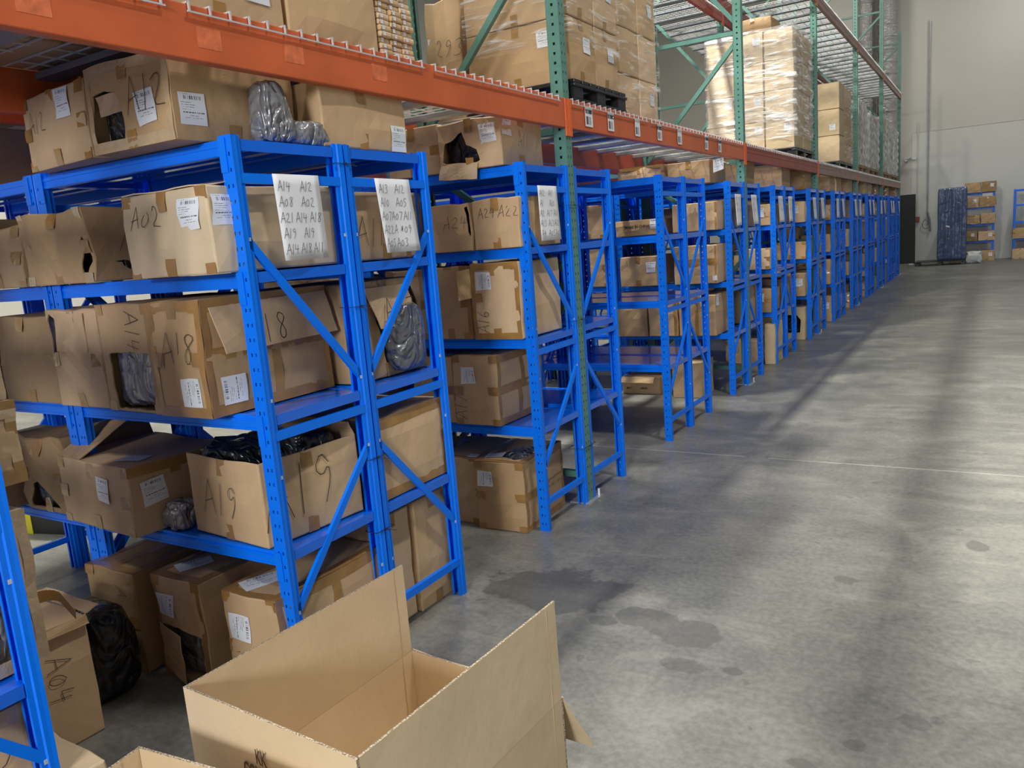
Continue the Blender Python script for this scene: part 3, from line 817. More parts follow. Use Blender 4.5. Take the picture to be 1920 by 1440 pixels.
# wire decks
def wire_deck_mesh(L, D):
    mb = MB(); r = .0028; n = int(L/.075)
    for i in range(n+1):
        y = .01+(L-.02)*i/n
        mb.box(-D, .012, y-r, y+r, -r, r); mb.box(.010, .0156, y-r, y+r, -.028, r)
    m = int(D/.11)
    for j in range(m+1):
        x = -D+.02+(D-.03)*j/m; mb.box(x-r, x+r, 0, L, -2.6*r, -r)
    mb.box(.0145, .0195, 0, L, -.031, -.026)
    return mb.mesh('wire_mesh', 'steel')
WD = wire_deck_mesh(1.16, RD-.02); 
def chan():
    mb = MB()
    for y in (.16, .58, 1.0): mb.box(-RD+.03, -.035, y-.045, y+.045, -.034, -.010)
    return mb.mesh('support_channel', 'galv_dark')
CH = chan()
def deck(x, y, z, label):
    e = empty('wire_deck', (x, y, z)); obj('wire_mesh', WD, e); obj('support_channel', CH, e); tag(e, label, 'wire deck', 'wire decks on the pallet racks')
for i in range(6):
    for k in range(3):
        for lvl, z in ((0, 2.3685), (1, 4.5385)):
            for line in range(2):
                deck(-line*(RD+.17)-.0, UPY[i]+.045+k*1.235, z, 'grey wire deck, %s of three, %s level of the %s %s rack bay' % (ORD[k], 'lower' if not lvl else 'upper', ORD[i], 'front' if line == 0 else 'rear'))
#@@PART3
# ---------------------------------------------------------------- row nearest the camera, facing the gap (y about 1.7)
PI2 = math.pi/2
G0, G1, G2, G3, G4 = .001, .5935, 1.0835, 1.5685, 1.9935
c, C = carton('large carton with an arched torn hole and A12 written beside it, on the top shelf', (-.13, 1.685, G4), .434, .52, .28,
    tapes='fp', clear='E', labels=[('F', .315, .115, .098, .105, .06), ('R', .075, .097, .10, .10, 0)], writes=[('F', 'A12', .222, .10, .115, .05, .004)],
    holes={'F': [[(.014, .035), (.10, .028), (.178, .035), (.19, .10), (.183, .150), (.165, .185), (.10, .198), (.035, .19), (.016, .12)]]})
flap(c, (-.175, -.256, .185), (-.045, -.256, .19), (.002, .012, -.062), name='torn_strip')
bag('shiny black bag seen through the arched hole of the carton marked A12', (-.40, 1.83, G4+.012), (.32, .25, .23), 'bag_black', 3, box=.45)
c, C = carton('top shelf carton left of the one with the arched hole, label at upper right', (-.590, 1.690, G4), .468, .44, .262, rot=-.096,
    tapes='fcm', labels=[('F', .325, .205, .10, .10, 0)], writes=[('F', 'A12', .05, .13, .075)])
c, C = carton('wide plain carton on the top shelf right of the silver bag, label at its end', (-.03, 2.235, G4), .45, .49, .232,
    tapes='fp', labels=[('R', .43, .052, .095, .10, 0)])
o = bag('crumpled silver grey plastic bag lying on top of the nearest blue shelf', (-.075, 2.045, G4), (.115, .15, .21), 'bag_silver', 11, name='plastic_bag', amp=.12)
for v in o.data.vertices: v.co.y = v.co.y*(1.25-.6*v.co.z/.21)-.10*v.co.z
bag('low fold of silver grey plastic bag spilling along the nearest top shelf edge', (-.075, 2.195, G4), (.105, .24, .09), 'bag_silver', 12, amp=.14)
# second shelf from the top
c, C = carton('clean tan carton marked A02 jutting out of the nearest shelf', (-.047, 1.700, G3), .442, .57, .278, mat='cardboard_new',
    tapes='cf', labels=[('F', .355, .195, .10, .10, 0), ('R', .06, .20, .095, .10, 0)], writes=[('F', 'A02', .045, .165, .078, 0, .0035)], clear='', warp=.005)
flap(c, (-.215, -.284, .279), (.215, -.284, .279), (.0, .16, .016), mat='cardboard_new')
c, C = carton('carton split open down its right edge, left of the carton marked A02', (-.80, 1.75, G3), .45, .42, .275, tapes='fm', clear='c',
    writes=[('R', 'A2', .12, .11, .07)], holes={'F': [[(.395, .03), (.425, .02), (.436, .10), (.425, .16), (.41, .18), (.385, .10)]]}, warp=.008)
bag('black bag inside the split carton beside the carton marked A02', (-1.0, 1.96, G3+.01), (.41, .36, .25), 'bag_black', 5)
c, C = carton('scuffed carton at the left edge, on the same shelf as the split carton', (-1.285, 1.76, G3), .42, .42, .245, tapes='fmc', warp=.008)
c, C = carton('carton with a big A on its end, behind the second hanging list', (-.05, 2.33, G3), .5, .48, .268, tapes='p', extra=[('R', .36, 0, .36, .268, .03)],
    writes=[('R', 'A11', .035, .055, .115, 0, .004)])
# middle shelf
c, C = carton('tall carton marked A18 with a loose flap hanging on its long side', (-.175, 1.705, G2), .276, .585, .405,
    tapes='fcmEe', clear='', labels=[('F', .185, .088, .098, .10, -PI2), ('R', .10, .085, .10, .10, PI2)], writes=[('F', 'A18', .048, .185, .115, 0, .004)],
    extra=[('R', 0, .215, .585, .215, .045), ('R', .30, .0, .30, .2, .04)], holes={'R': [[(.13, .24), (.50, .235), (.52, .30), (.12, .31)]]})
flap(c, (.144, -.255, .375), (.144, .285, .385), (.055, .012, -.155), name='hanging_flap', bend=.012)
q = obj('handwriting', (lambda mb: ([ribbon(mb, st, lambda a, b: Vector((.160+.045*(1-b/.15)+.004, -.17+a, .235+b)), .004) for st in strokes('A18', .10, rnd=random.Random(4), adv=.9)], mb.mesh('handwriting', 'marker'))[1])(MB()), c)
bag('black plastic glimpsed under the hanging flap of the tall carton marked A18', (-.305, 2.0, G2+.008), (.235, .54, .37), 'bag_black', 7)
c, C = carton('carton with its lower front torn away over a silver bag, marked A14 sideways', (-.456, 1.715, G2), .352, .50, .402, rot=-.06, tapes='c', clear='',
    writes=[('F', 'A14', .20, .375, .085, -PI2, .0035)], extra=[('F', .335, 0, .335, .40, .03)],
    holes={'F': [[(.06, .012), (.30, .012), (.325, .10), (.325, .222), (.18, .225), (.055, .22), (.05, .1)]]})
bag('crinkled silver grey plastic bag filling the torn opening of the carton marked A14', (-.635, 1.875, G2+.008), (.31, .26, .34), 'bag_silver', 8, amp=.14, box=.42)
c, C = carton('crushed carton with torn upper left edge, left of the carton marked A14', (-.83, 1.745, G2), .335, .46, .385, tapes='fm', clear='f',
    holes={'F': [[(.012, .21), (.055, .20), (.085, .27), (.07, .35), (.03, .37), (.01, .34)]]}, warp=.010, bulge=.014)
flap(c, (-.10, -.238, .375), (.10, -.238, .372), (.0, -.006, -.15), name='torn_flap')
bag('dark ribbed bag inside the crushed carton on the middle shelf', (-1.02, 1.93, G2+.008), (.28, .32, .365), 'bag_black', 9, box=.45)
c, C = carton('dull carton at the left end of the middle shelf, beside the crushed carton', (-1.19, 1.765, G2), .43, .45, .365, mat='cardboard_dark', tapes='fm', warp=.008)
c, C = carton('carton behind the blue cross brace with a folded down flap marked A07', (-.085, 2.325, G2), .45, .47, .402, tapes='p',
    holes={'R': [[(.20, .02), (.44, .02), (.45, .25), (.40, .37), (.10, .37), (.16, .20)]]})
flap(c, (.236, -.15, .375), (.236, .11, .375), (.045, .04, -.165), name='hanging_flap', bend=.01)
obj('handwriting', (lambda mb: ([ribbon(mb, st, lambda a, b: Vector((.245+.045*(1-b/.16)+.004, -.09+a, .235+b)), .004) for st in strokes('A07', .095, rnd=random.Random(4), adv=.75)], mb.mesh('handwriting', 'marker'))[1])(MB()), c)
bag('smooth grey plastic bag bulging out below the flap marked A07', (-.125, 2.64, G2+.008), (.21, .25, .30), 'bag_grey', 13, amp=.08)
# lower shelf
c, C = carton('carton with one lid flap raised and two white labels, overhanging the lower shelf', (-.70, 1.683, G1), .54, .44, .275, rot=-.077, tapes='fcpm',
    labels=[('F', .36, .175, .085, .10, -.05), ('R', .095, .165, .10, .10, .1), ('T', .42, .10, .12, .08, .3)], clear='', extra=[('R', 0, .255, .44, .255, .04)])
flap(c, (-.265, -.214, .277), (-.09, -.214, .277), (.01, .24, .125))
c, C = carton('open carton marked A19 on two sides, black bags sticking out of its top', (-.093, 1.79, G1), .452, .455, .312, rot=-.1, mat='cardboard_light', tapes='fp', skip=('T',),
    writes=[('F', 'A19', .085, .09, .135, 0, .004), ('R', 'A19', .0, .065, .20, .12, .005)])
flap(c, (.224, -.22, .308), (.224, .22, .312), (-.006, 0, -.11)); flap(c, (-.22, .224, .308), (.22, .224, .308), (0, -.02, .06))
bag('glossy black bag piled in the front of the open carton marked A19', (-.37, 1.97, G1+.012), (.33, .30, .345), 'bag_black', 15, amp=.28)
bag('glossy black bag peaked at the back of the open carton marked A19', (-.20, 2.11, G1+.012), (.25, .20, .355), 'bag_black', 16, amp=.30)
bag('small silver grey bag squeezed between the two cartons on the lower shelf', (-.632, 1.835, G1), (.11, .13, .115), 'bag_silver', 17, amp=.3)
c, C = carton('crumpled carton at the far left with a dark bag showing at its base', (-1.262, 1.76, G1), .34, .42, .335, mat='cardboard_dark', tapes='fm', warp=.013, bulge=.02,
    holes={'F': [[(.05, .02), (.27, .02), (.25, .09), (.16, .13), (.06, .12)]]})
bag('dark bag at the base of the crumpled far left carton', (-1.44, 1.90, G1+.008), (.28, .25, .23), 'bag_grey', 18, box=.45)
c, C = carton('large taped carton right of the open carton marked A19', (-.03, 2.33, G1), .5, .47, .345, tapes='e', extra=[('R', .235, 0, .235, .05, .04)])
# floor under the nearest row
c, C = carton('tall carton standing on the floor at the left of the bottom row of three', (-.80, 1.700, G0), .32, .52, .425, mat='cardboard_dark', tapes='cmTt', writes=[('F', 'AHX', .20, .36, .075, -PI2, .0035)])
c, C = carton('floor carton with its lower front flap torn open over grey bags', (-.448, 1.735, G0), .285, .52, .425, tapes='cT', clear='',
    labels=[('F', .075, .31, .09, .115, -PI2), ('T', .10, .13, .14, .085, 1.2)], holes={'F': [[(.02, .02), (.255, .02), (.26, .20), (.15, .225), (.02, .22)]]}, extra=[('F', .012, 0, .012, .42, .02), ('F', .272, 0, .272, .42, .02)])
flap(c, (-.125, -.262, .225), (-.125, -.262, .03), (.155, -.03, -.02), name='torn_flap')
bag('grey and black bags behind the torn flap of the middle floor carton', (-.60, 1.895, G0+.008), (.25, .28, .35), 'bag_silver', 19, amp=.2, box=.45)
c, C = carton('floor carton nearest the blue corner post, labels on its top and front', (-.045, 1.745, G0), .285, .575, .418, tapes='cemT', labels=[('F', .085, .29, .10, .11, -PI2), ('T', .09, .12, .16, .085, 1.25)],
    extra=[('R', .29, 0, .29, .418, .045), ('F', .04, .12, .1, .12, .05)], clear='')
c, C = carton('large pale carton on the floor behind the lowest strut, left part', (-.09, 2.345, G0), .46, .21, .50, mat='cardboard_light', tapes='p', warp=.003)
c, C = carton('large smooth carton on the floor behind the lowest strut, right part', (-.07, 2.565, G0), .46, .28, .515, mat='cardboard_light', tapes='p', warp=.003)

# ---------------------------------------------------------------- rack row beside the first green upright (y about 3.6)
c, C = carton('carton marked A11 with a ragged hole full of black plastic', (-.10, 3.605, G4), .40, .44, .25, tapes='fp', clear='', warp=.008,
    labels=[('F', .322, .165, .10, .10, .08), ('R', .06, .195, .09, .085, -.08)], writes=[('R', 'A11', .15, .10, .075, 0, .003)],
    holes={'F': [[(.02, .05), (.05, .15), (.10, .165), (.155, .195), (.185, .13), (.245, .10), (.262, .04), (.22, .02), (.09, .018)]]})
flap(c, (-.19, -.222, .045), (.05, -.222, .03), (.0, -.045, -.075), name='torn_flap', mat='torn_card', bend=.02)
bag('black bag filling the ragged hole of the carton marked A11', (-.315, 3.79, G4+.01), (.34, .33, .228), 'bag_black', 21, box=.42)
carton('carton with a grey top edge on the top shelf, left of the ragged hole', (-.515, 3.63, G4), .36, .42, .262, tapes='fm')
c, C = carton('right half carton of the pair marked A24, beside the blue post', (-.03, 3.605, G3), .285, .45, .262, tapes='f', writes=[('F', 'A24', .035, .165, .055), ('F', 'A22', .165, .16, .06)], warp=.006)
c, C = carton('left half carton of the pair marked A24, black gap at its right edge', (-.334, 3.61, G3), .30, .45, .255, tapes='', clear='', writes=[('F', 'A24', .13, .12, .07)], warp=.006,
    holes={'F': [[(.272, .10), (.286, .07), (.292, .24), (.265, .235)]]})
carton('carton at the left of the shelf with the pair marked A24', (-.66, 3.63, G3), .34, .45, .24, tapes='fc')
c, C = carton('upright carton marked A16 sideways at its lower corner', (-.06, 3.605, G2), .305, .46, .412, tapes='cEf', mat='cardboard_light', labels=[('F', .085, .318, .095, .10, -PI2)],
    writes=[('F', 'A16', .105, .035, .075, PI2, .0035)], extra=[('F', 0, .23, .07, .23, .05)])
flap(c, (-.152, -.231, .39), (-.152, -.231, .23), (-.055, -.05, -.01), name='side_flap')
carton('carton just left of the one marked A16, tape round its corner', (-.395, 3.62, G2), .27, .45, .405, tapes='mcf', extra=[('F', .01, 0, .01, .4, .02), ('F', .26, 0, .26, .4, .02)])
carton('carton second to the left of the one marked A16', (-.675, 3.62, G2), .29, .45, .40, tapes='mc')
c, C = carton('large taped carton marked A17 sideways on the lower shelf', (-.250, 3.615, G1), .298, .50, .398, tapes='cmeh', labels=[('F', .105, .285, .095, .10, -PI2), ('T', .14, .1, .13, .07, .1)],
    writes=[('F', 'A17', .085, .03, .085, PI2, .0035)], extra=[('R', .27, .2, .27, .39, .04), ('R', .22, 0, .22, .2, .04)])
carton('carton at the left of the one marked A17', (-.56, 3.63, G1), .29, .46, .385, tapes='m', labels=[('T', .2, .08, .1, .07, 0)])
c, C = carton('floor carton beside the first green upright, its top torn over a dark bag', (-.10, 3.567, G0), .312, .505, .40, rot=.05, tapes='cmehT', labels=[('F', .065, .30, .09, .10, -PI2), ('T', .075, .12, .10, .09, .2)],
    extra=[('R', .26, 0, .26, .2, .04)], holes={'T': [[(.12, .10), (.23, .06), (.28, .12), (.27, .24), (.14, .26), (.08, .18)]]}, writes=[('T', '52', .14, .02, .045)])
bag('dark bag showing in the torn top of the floor carton beside the green upright', (-.25, 3.80, G0+.02), (.25, .34, .395), 'bag_grey', 23, amp=.1)
carton('floor carton left of the one with the torn top', (-.435, 3.60, G0), .31, .49, .392, tapes='mcT', labels=[('T', .26, .06, .07, .06, .1)])
carton('floor carton second to the left of the one with the torn top', (-.76, 3.62, G0), .31, .48, .38, tapes='mcT')

# ---------------------------------------------------------------- seventh row, seen through the two empty rows (front at y about 7.25)
c, C = carton('left carton on top of the blue row behind the empty shelves', (-.585, 7.25, G4), .44, .5, .215, tapes='f', clear='', writes=[('F', '237', .15, .08, .07)], extra=[('F', 0, .2, .44, .2, .03)])
c, C = carton('carton with a loose labelled flap, on top behind the empty blue shelves', (-.13, 7.25, G4), .40, .5, .205, tapes='f', clear='')
f = flap(c, (.20, -.05, .20), (.20, .15, .20), (.09, 0, -.03)); 
s = MB(); s.quad((.235, -.262, .08), (.33, -.262, .105), (.33, -.262, .205), (.235, -.262, .19), uv=True); s.build('shipping_label', 'label_paper', c)
c, C = carton('low open carton printed and marked 203, second shelf behind the empty shelves', (-.63, 7.25, G3), .445, .5, .15, tapes='', skip=('T',), labels=[('F', .40, .10, .09, .09, 0)], writes=[('F', '203', .07, .03, .08)])
t = obj('printed_text', text_mesh('MADE IN CHINA', .034, 'print_brown', .001), c); t.location = (.0, -.256, .085); t.rotation_euler = (PI2, 0, 0)
c, C = carton('big square carton right of the low open carton', (-.08, 7.25, G3), .42, .5, .255, tapes='', clear='', extra=[('F', .41, 0, .41, .25, .02)], writes=[('F', 'A2', .2, .15, .06)])
c, C = carton('carton with a white label at its right, third shelf behind the empty shelves', (-.675, 7.25, G2), .375, .5, .285, tapes='f', labels=[('F', .32, .18, .09, .10, 0)], writes=[('F', 'A2', .05, .2, .05)])
c, C = carton('wide carton with a horizontal tape band, third shelf behind the empty shelves', (-.09, 7.25, G2), .41, .5, .355, tapes='', clear='', labels=[('F', .385, .05, .04, .045, 0)], extra=[('F', 0, .2, .41, .2, .06), ('F', .395, 0, .395, .35, .02)])
carton('left carton with a white scrape on the fourth shelf behind the empty shelves', (-.80, 7.25, G1), .36, .5, .35, tapes='', writes=[('F', 'A15', .05, .28, .05)])
carton('middle carton on the fourth shelf behind the empty shelves', (-.49, 7.25, G1), .29, .5, .36, tapes='', extra=[('F', .27, 0, .27, .35, .03)])
c, C = carton('right carton with two labels on the fourth shelf behind the empty shelves', (-.12, 7.25, G1), .35, .5, .385, tapes='', labels=[('F', .25, .33, .07, .10, 0), ('R', .06, .33, .09, .10, 0)], extra=[('F', .17, 0, .17, .38, .03)])
c, C = carton('low printed carton on the floor behind the empty shelves', (-.72, 7.31, G0), .40, .48, .175, tapes='')
t = obj('printed_text', text_mesh('MADE IN CHINA', .03, 'print_brown', .001), c); t.location = (-.04, -.246, .06); t.rotation_euler = (PI2, 0, 0)
f = flap(c, (-.2, -.241, .173), (.15, -.241, .173), (0, -.05, -.05))
c, C = carton('square carton on the floor behind the empty shelves, near the aisle', (-.26, 7.20, G0), .285, .38, .345, tapes='', extra=[('F', .14, 0, .14, .34, .05)])
# ninth row
carton('pale narrow carton standing on the floor at a far blue row end', (-.02, 9.135, G0), .115, .40, .46, mat='cardboard_new', tapes='')
c, C = carton('pale floor carton with a black bag behind its window hole, farther along the aisle', (-.07, 11.10, G0), .34, .4, .44, mat='cardboard_new', tapes='', holes={'F': [[(.08, .10), (.28, .10), (.29, .27), (.24, .34), (.08, .34)]]})
bag('black bag inside the pale windowed carton farther along the aisle', (-.24, 11.28, G0+.01), (.28, .3, .34), 'bag_black', 29)

# ---------------------------------------------------------------- fill for the other shelves
FILL = {}
def filler(w, d, h, mat, style, lab, wr):
    k = (round(w, 2), round(d, 2), round(h, 2), mat, style, lab, wr)
    if k not in FILL:
        SEED[0] += 1; C = Carton(w, d, h, SEED[0], .005, .007); parts = [('box_body', C.body(mat))]
        if style: parts.append(('packing_tape', C.strips('tape', tape_set(C, style))))
        if lab: parts.append(('shipping_label', C.label('F', w*.72, h*.62, .09, .10, 0)))
        if wr: parts.append(('handwriting', C.write('F', wr, w*.12, h*.5, .07)))
        e = empty('cardboard_box'); [obj(n, me, e) for n, me in parts]; register(e); FILL[k] = [e, False]
    p = FILL[k]
    if not p[1]: p[1] = True; return p[0]
    return copy_tree(p[0])
SIZES = [(.28, .44, .405), (.43, .44, .27), (.36, .44, .33), (.30, .44, .38), (.40, .44, .23), (.26, .44, .30)]
STY = ['mc', 'fc', 'f', 'mcE', '', 'fm']
LN = ['on the floor', 'on the lowest shelf', 'on the second shelf up', 'on the third shelf up', 'on top']
QN = ['first in the inner unit', 'second in the inner unit', 'third in the inner unit', 'fourth in the inner unit', 'fifth in the inner unit']
PN = ['nearest the aisle', 'second in from the aisle', 'third in from the aisle', 'fourth in from the aisle', 'fifth in from the aisle', 'sixth in', 'seventh in', 'eighth in', 'ninth in']
def fill_row(ri, x_from, x_to, levels, rnd, density=.93, over=.10, yd=None):
    y0, fc = ROWS[ri]
    for L in levels:
        z = [G0, G1, G2, G3, G4][L]; x = x_from; n = 0
        while True:
            w, d, h = rnd.choice(SIZES); mx = [.5, .42, .42, .36, .27][L]
            if h > mx: h = .27 if L != 3 else .25; w = .42 if h < .28 else w; 
            h = min(h, mx); sx = w
            if x-w < x_to: break
            if rnd.random() < density:
                e = filler(w, d, h, rnd.choice(['cardboard', 'cardboard', 'cardboard_light', 'cardboard_dark']), rnd.choice(STY), rnd.random() < .4, rnd.choice([None, None, 'A2', 'A13', 'A05']))
                o = rnd.uniform(0, over); rz = rnd.uniform(-.03, .03)
                if fc < 0: e.location = (x-w/2, y0-o+d/2, z)
                else: e.location = (x-w/2, y0+UD+o-d/2, z)
                e.rotation_euler.z = rz+(0 if fc < 0 else math.pi)
                row = ORD[ri-2] if ri > 1 else 'left edge'
                tag(e, 'carton %s, %s blue row, %s' % (LN[L], row, PN[min(n, 8)] if x_from > -.5 else QN[min(n, 4)]), 'box', 'cartons filling the blue shelf rows')
            x -= w+rnd.uniform(.022, .05); n += 1
R = random.Random(21)
fill_row(2, -1.66, -2.28, [1, 2, 3, 4], R)
fill_row(2, -1.25, -1.66, [4], R)
fill_row(4, -1.22, -2.3, [1, 2, 3], R, .7)
fill_row(8, -1.25, -2.3, [1, 2, 3], R, .9)
fill_row(5, -1.3, -2.3, [3, 4], R, .6)
for ri in range(9, len(ROWS)):
    fc = ROWS[ri][1]
    if ri in (9,): fill_row(ri, -.07, -1.1, [1, 2, 3, 4], R, .9); continue
    if fc > 0: fill_row(ri, -.07, -1.1 if ri < 14 else -.6, [1, 3, 4], R, .8)
    else:
        lv = [0, 1, 2, 3, 4]
        if ri in (10, 12): fill_row(ri, -.16 if ri == 10 else -.45, -1.1, [0], R, .9); lv = [1, 2, 3, 4]
        fill_row(ri, -.06, -1.1 if ri < 16 else -.8, lv, R, .9, .14)
#@@PART4
# ---------------------------------------------------------------- loads on the pallet racks
def plain_box(x0, x1, y0, y1, z0, z1, label, group=None, mat='cardboard', tp='', lab=None, wr=None, hand=None, warp=.006, name='cardboard_box', clear=''):
    return carton(label, (x1, y0, z0), x1-x0, y1-y0, z1-z0, 0, mat, tp, clear, labels=lab or (), writes=wr or (), warp=warp, bulge=.008, group=group, name=name)[0]
def pallet(x0, x1, y0, y1, z, label, mat='black_plastic', h=.115):
    e = empty('pallet', ((x0+x1)/2, (y0+y1)/2, z)); w, d = (x1-x0)/2, (y1-y0)/2
    mb = MB(); n = 7
    for i in range(n):
        a = -d+2*d*i/n; mb.box(-w, w, a, a+2*d/n*.78, h-.022, h)
    for a in (-w, -.03, w-.06): mb.box(a, a+.06, -d, d, h-.04, h-.022)
    mb.build('top_deck', mat, e, bevel=.004)
    for i in (-1, 0, 1):
        for j in (-1, 0, 1):
            cx, cy = i*(w-.06), j*(d-.07); MB().box(cx-.05, cx+.05, cy-.06, cy+.06, .012, h-.04).build('foot', mat, e)
    mb = MB()
    for i in (-1, 0, 1): cx = i*(w-.06); mb.box(cx-.05, cx+.05, -d, d, 0, .014)
    mb.build('runner', mat, e)
    tag(e, label, 'pallet'); return e
def film(x0, x1, y0, y1, z0, z1, label, mat='film_clear', seed=0, amp=.012, taper=0):
    rnd = random.Random(seed); mb = MB(); ph = [rnd.uniform(0, 6) for _ in range(6)]
    per = []; nx = max(4, int((x1-x0)/.05)); ny = max(4, int((y1-y0)/.05)); nz = int((z1-z0)/.045)
    for i in range(nx): per.append((x0+(x1-x0)*i/nx, y0, 0, -1))
    for i in range(ny): per.append((x1, y0+(y1-y0)*i/ny, 1, 0))
    for i in range(nx): per.append((x1-(x1-x0)*i/nx, y1, 0, 1))
    for i in range(ny): per.append((x0, y1-(y1-y0)*i/ny, -1, 0))
    K = len(per)
    for j in range(nz+1):
        z = z0+(z1-z0)*j/nz
        for k, (x, y, nx_, ny_) in enumerate(per):
            t = .011+amp*(.5+.5*math.sin(z*38+ph[0]+2.2*math.sin(k*.35+ph[1])+k*.12))*(.6+.4*math.sin(k*.9+ph[2]))
            mb.v.append((x+nx_*t, y+ny_*t, z+.02*math.sin(k*.5+ph[3])*(1 if 0 < j < nz else 0)))
    for j in range(nz):
        for k in range(K): mb.f.append((j*K+k, j*K+(k+1) % K, (j+1)*K+(k+1) % K, (j+1)*K+k))
    n = len(mb.v); top = [nz*K+k for k in range(K)]; mb.v.append(((x0+x1)/2, (y0+y1)/2, z1+.012))
    for k in range(K): mb.f.append((top[k], top[(k+1) % K], n))
    return tag(mb.build('stretch_film', mat, smooth=True), label, 'plastic film', 'stretch film wrapped round the pallet loads')
def stack(x0, x1, y0, y1, z0, z1, nx, ny, nz, desc, group, mat='cardboard', tp='f', lab=0, rnd=None, clear=''):
    rnd = rnd or random.Random(int(y0*10)); g = .008
    for k in range(nz):
        for i in range(nx):
            for j in range(ny):
                if 0 < i < nx-1 and 0 < j < ny-1: continue
                a, b = x0+(x1-x0)*i/nx, x0+(x1-x0)*(i+1)/nx; c, d = y0+(y1-y0)*j/ny, y0+(y1-y0)*(j+1)/ny; e, f = z0+(z1-z0)*k/nz, z0+(z1-z0)*(k+1)/nz
                jx = rnd.uniform(0, .012)
                lb = []
                if rnd.random() < lab: lb.append(('F', (b-a)*.75, (f-e)*.7, .09, .09, 0))
                if rnd.random() < lab: lb.append(('R', (d-c)*.6, (f-e)*.6, .09, .09, 0))
                side = ('aisle side' if i == nx-1 else ('inner side' if i == 0 else 'middle')) if nx > 1 else 'full width'
                dep = ('near end' if j == 0 else ('far end' if j == ny-1 else 'mid depth')) if ny > 1 else 'full depth'
                plain_box(a+g, b-g-jx, c+g, d-g, e+.002, f-.003, '%s, %s layer up, %s, %s' % (desc, ORD[k], side, dep), group, mat, tp, lb, warp=.004, clear=clear)
Z2 = 2.3730
gA = 'big cartons on the first orange beam'
plain_box(-.62, -.10, .50, 1.10, Z2, Z2+.52, 'big carton above the orange beam at the upper left, nearest the camera', gA, tp='pe', warp=.005)
plain_box(-.62, -.10, 1.12, 1.64, Z2, Z2+.55, 'big carton above the orange beam, second from the camera', gA, tp='p', warp=.005)
plain_box(-.62, -.10, 1.66, 2.18, Z2, Z2+.50, 'big carton above the orange beam with a white sheet label near its right edge', gA, tp='p', lab=[('R', .40, .16, .11, .14, 0)], warp=.005)
plain_box(-.62, -.10, 2.20, 2.69, Z2, Z2+.27, 'lower of two cartons above the orange beam left of the small boxes', gA, tp='p', warp=.005)
plain_box(-.62, -.11, 2.20, 2.68, Z2+.275, Z2+.60, 'upper of two cartons above the orange beam left of the small boxes', gA, tp='pe', warp=.005)
for a in range(3):
    plain_box(-1.06, -.66, .55+a*.75, 1.25+a*.75, Z2, Z2+.45, 'carton at the back above the first orange beam, %s from the camera' % ORD[a], gA, tp='f')
# many slim boxes
slim = None; rs = random.Random(5)
for j in range(3):
    for i in range(1):
        for k in range(22):
            x1, y0, z = -.10-i*.16, 2.705+j*.077, Z2+k*.0235
            if slim is None:
                C = Carton(.15, .074, .0225, 77, .0006, .0004); e = empty('small_box'); obj('box_body', C.body('cardboard_light'), e); obj('shipping_label', C.label('R', .02, .012, .018, .016), e); slim = register(e)
            else: e = copy_tree(slim)
            e.location = (x1-.075+rs.uniform(-.008, .008), y0+.037+rs.uniform(-.001, .001), z+.001)
            tag(e, 'slim box, %s layer up, %s %s column of the slim box stack' % (ORD[k], 'outer', ['left', 'middle', 'right'][j]), 'box', 'slim boxes stacked on the orange beam')
plain_box(-1.03, -.77, 4.32, 4.85, Z2, 3.10, 'tall brown carton marked 293 standing left of the shrink wrapped load', None, tp='', wr=[('F', '293', .06, .40, .11, -.1, .004)], lab=[('F', .03, .50, .035, .035, .05)], warp=.010)
pallet(-.74, .01, 4.275, 5.05, 2.3725, 'black plastic pallet under the first wrapped load, by the first green upright')
gB = 'cartons of the first wrapped load'
stack(-.735, -.02, 4.31, 5.03, 2.49, 3.56, 1, 2, 3, 'large carton in the first wrapped load', gB, tp='fp', lab=.7, rnd=random.Random(3), clear='')
film(-.735, -.02, 4.31, 5.03, 2.70, 3.575, 'clear stretch film round the first pallet load by the green upright', seed=1)
stack(-.90, -.12, 5.28, 6.00, Z2, 3.60, 2, 2, 4, 'tan carton in the second wrapped load', 'cartons of the second wrapped load', mat='cardboard_light', tp='', lab=.35)
film(-.90, -.12, 5.28, 6.00, Z2+.01, 3.62, 'loose clear film round the second load along the beam', seed=2, amp=.03)
pallet(-1.15, -.02, 10.45, 11.62, 2.3725, 'black pallet under the big glossy wrapped load above the red beam')
stack(-1.13, -.04, 10.50, 11.60, 2.49, 3.90, 3, 2, 4, 'tan carton in the big glossy load', 'cartons of the big glossy wrapped load', mat='cardboard_new', tp='', lab=.3)
film(-1.13, -.04, 10.50, 11.60, 2.62, 3.93, 'glossy wrinkled film round the big load above the red beam', seed=3, amp=.028, mat='film_gloss')
plain_box(-.80, -.35, 10.7, 11.2, 3.95, 4.12, 'small carton on top of the big glossy wrapped load', None, tp='f')
for k in range(3):
    plain_box(-.40, -.03, 13.75, 14.25, 2.40+k*.42 if False else Z2+.10+k*.40, Z2+.10+k*.40+.392, 'bare tan carton in a column of three right of the big wrapped load, %s' % ['lowest', 'middle', 'topmost'][k], 'column of three bare cartons', mat='cardboard_new', lab=[('F', .27, .12, .09, .09, 0)] if k == 1 else None, warp=.003)
pallet(-1.1, -.02, 13.7, 15.2, Z2, 'dark pallet under the column of bare cartons', h=.095)
stack(-.45, -.03, 14.32, 15.1, Z2+.10, 3.66, 1, 1, 4, 'crushed carton behind the bare carton column', 'cartons behind the bare column', mat='cardboard_light', tp='')
film(-.45, -.03, 14.32, 15.1, Z2+.12, 3.68, 'dull film round the column behind the bare cartons', seed=4, amp=.04)
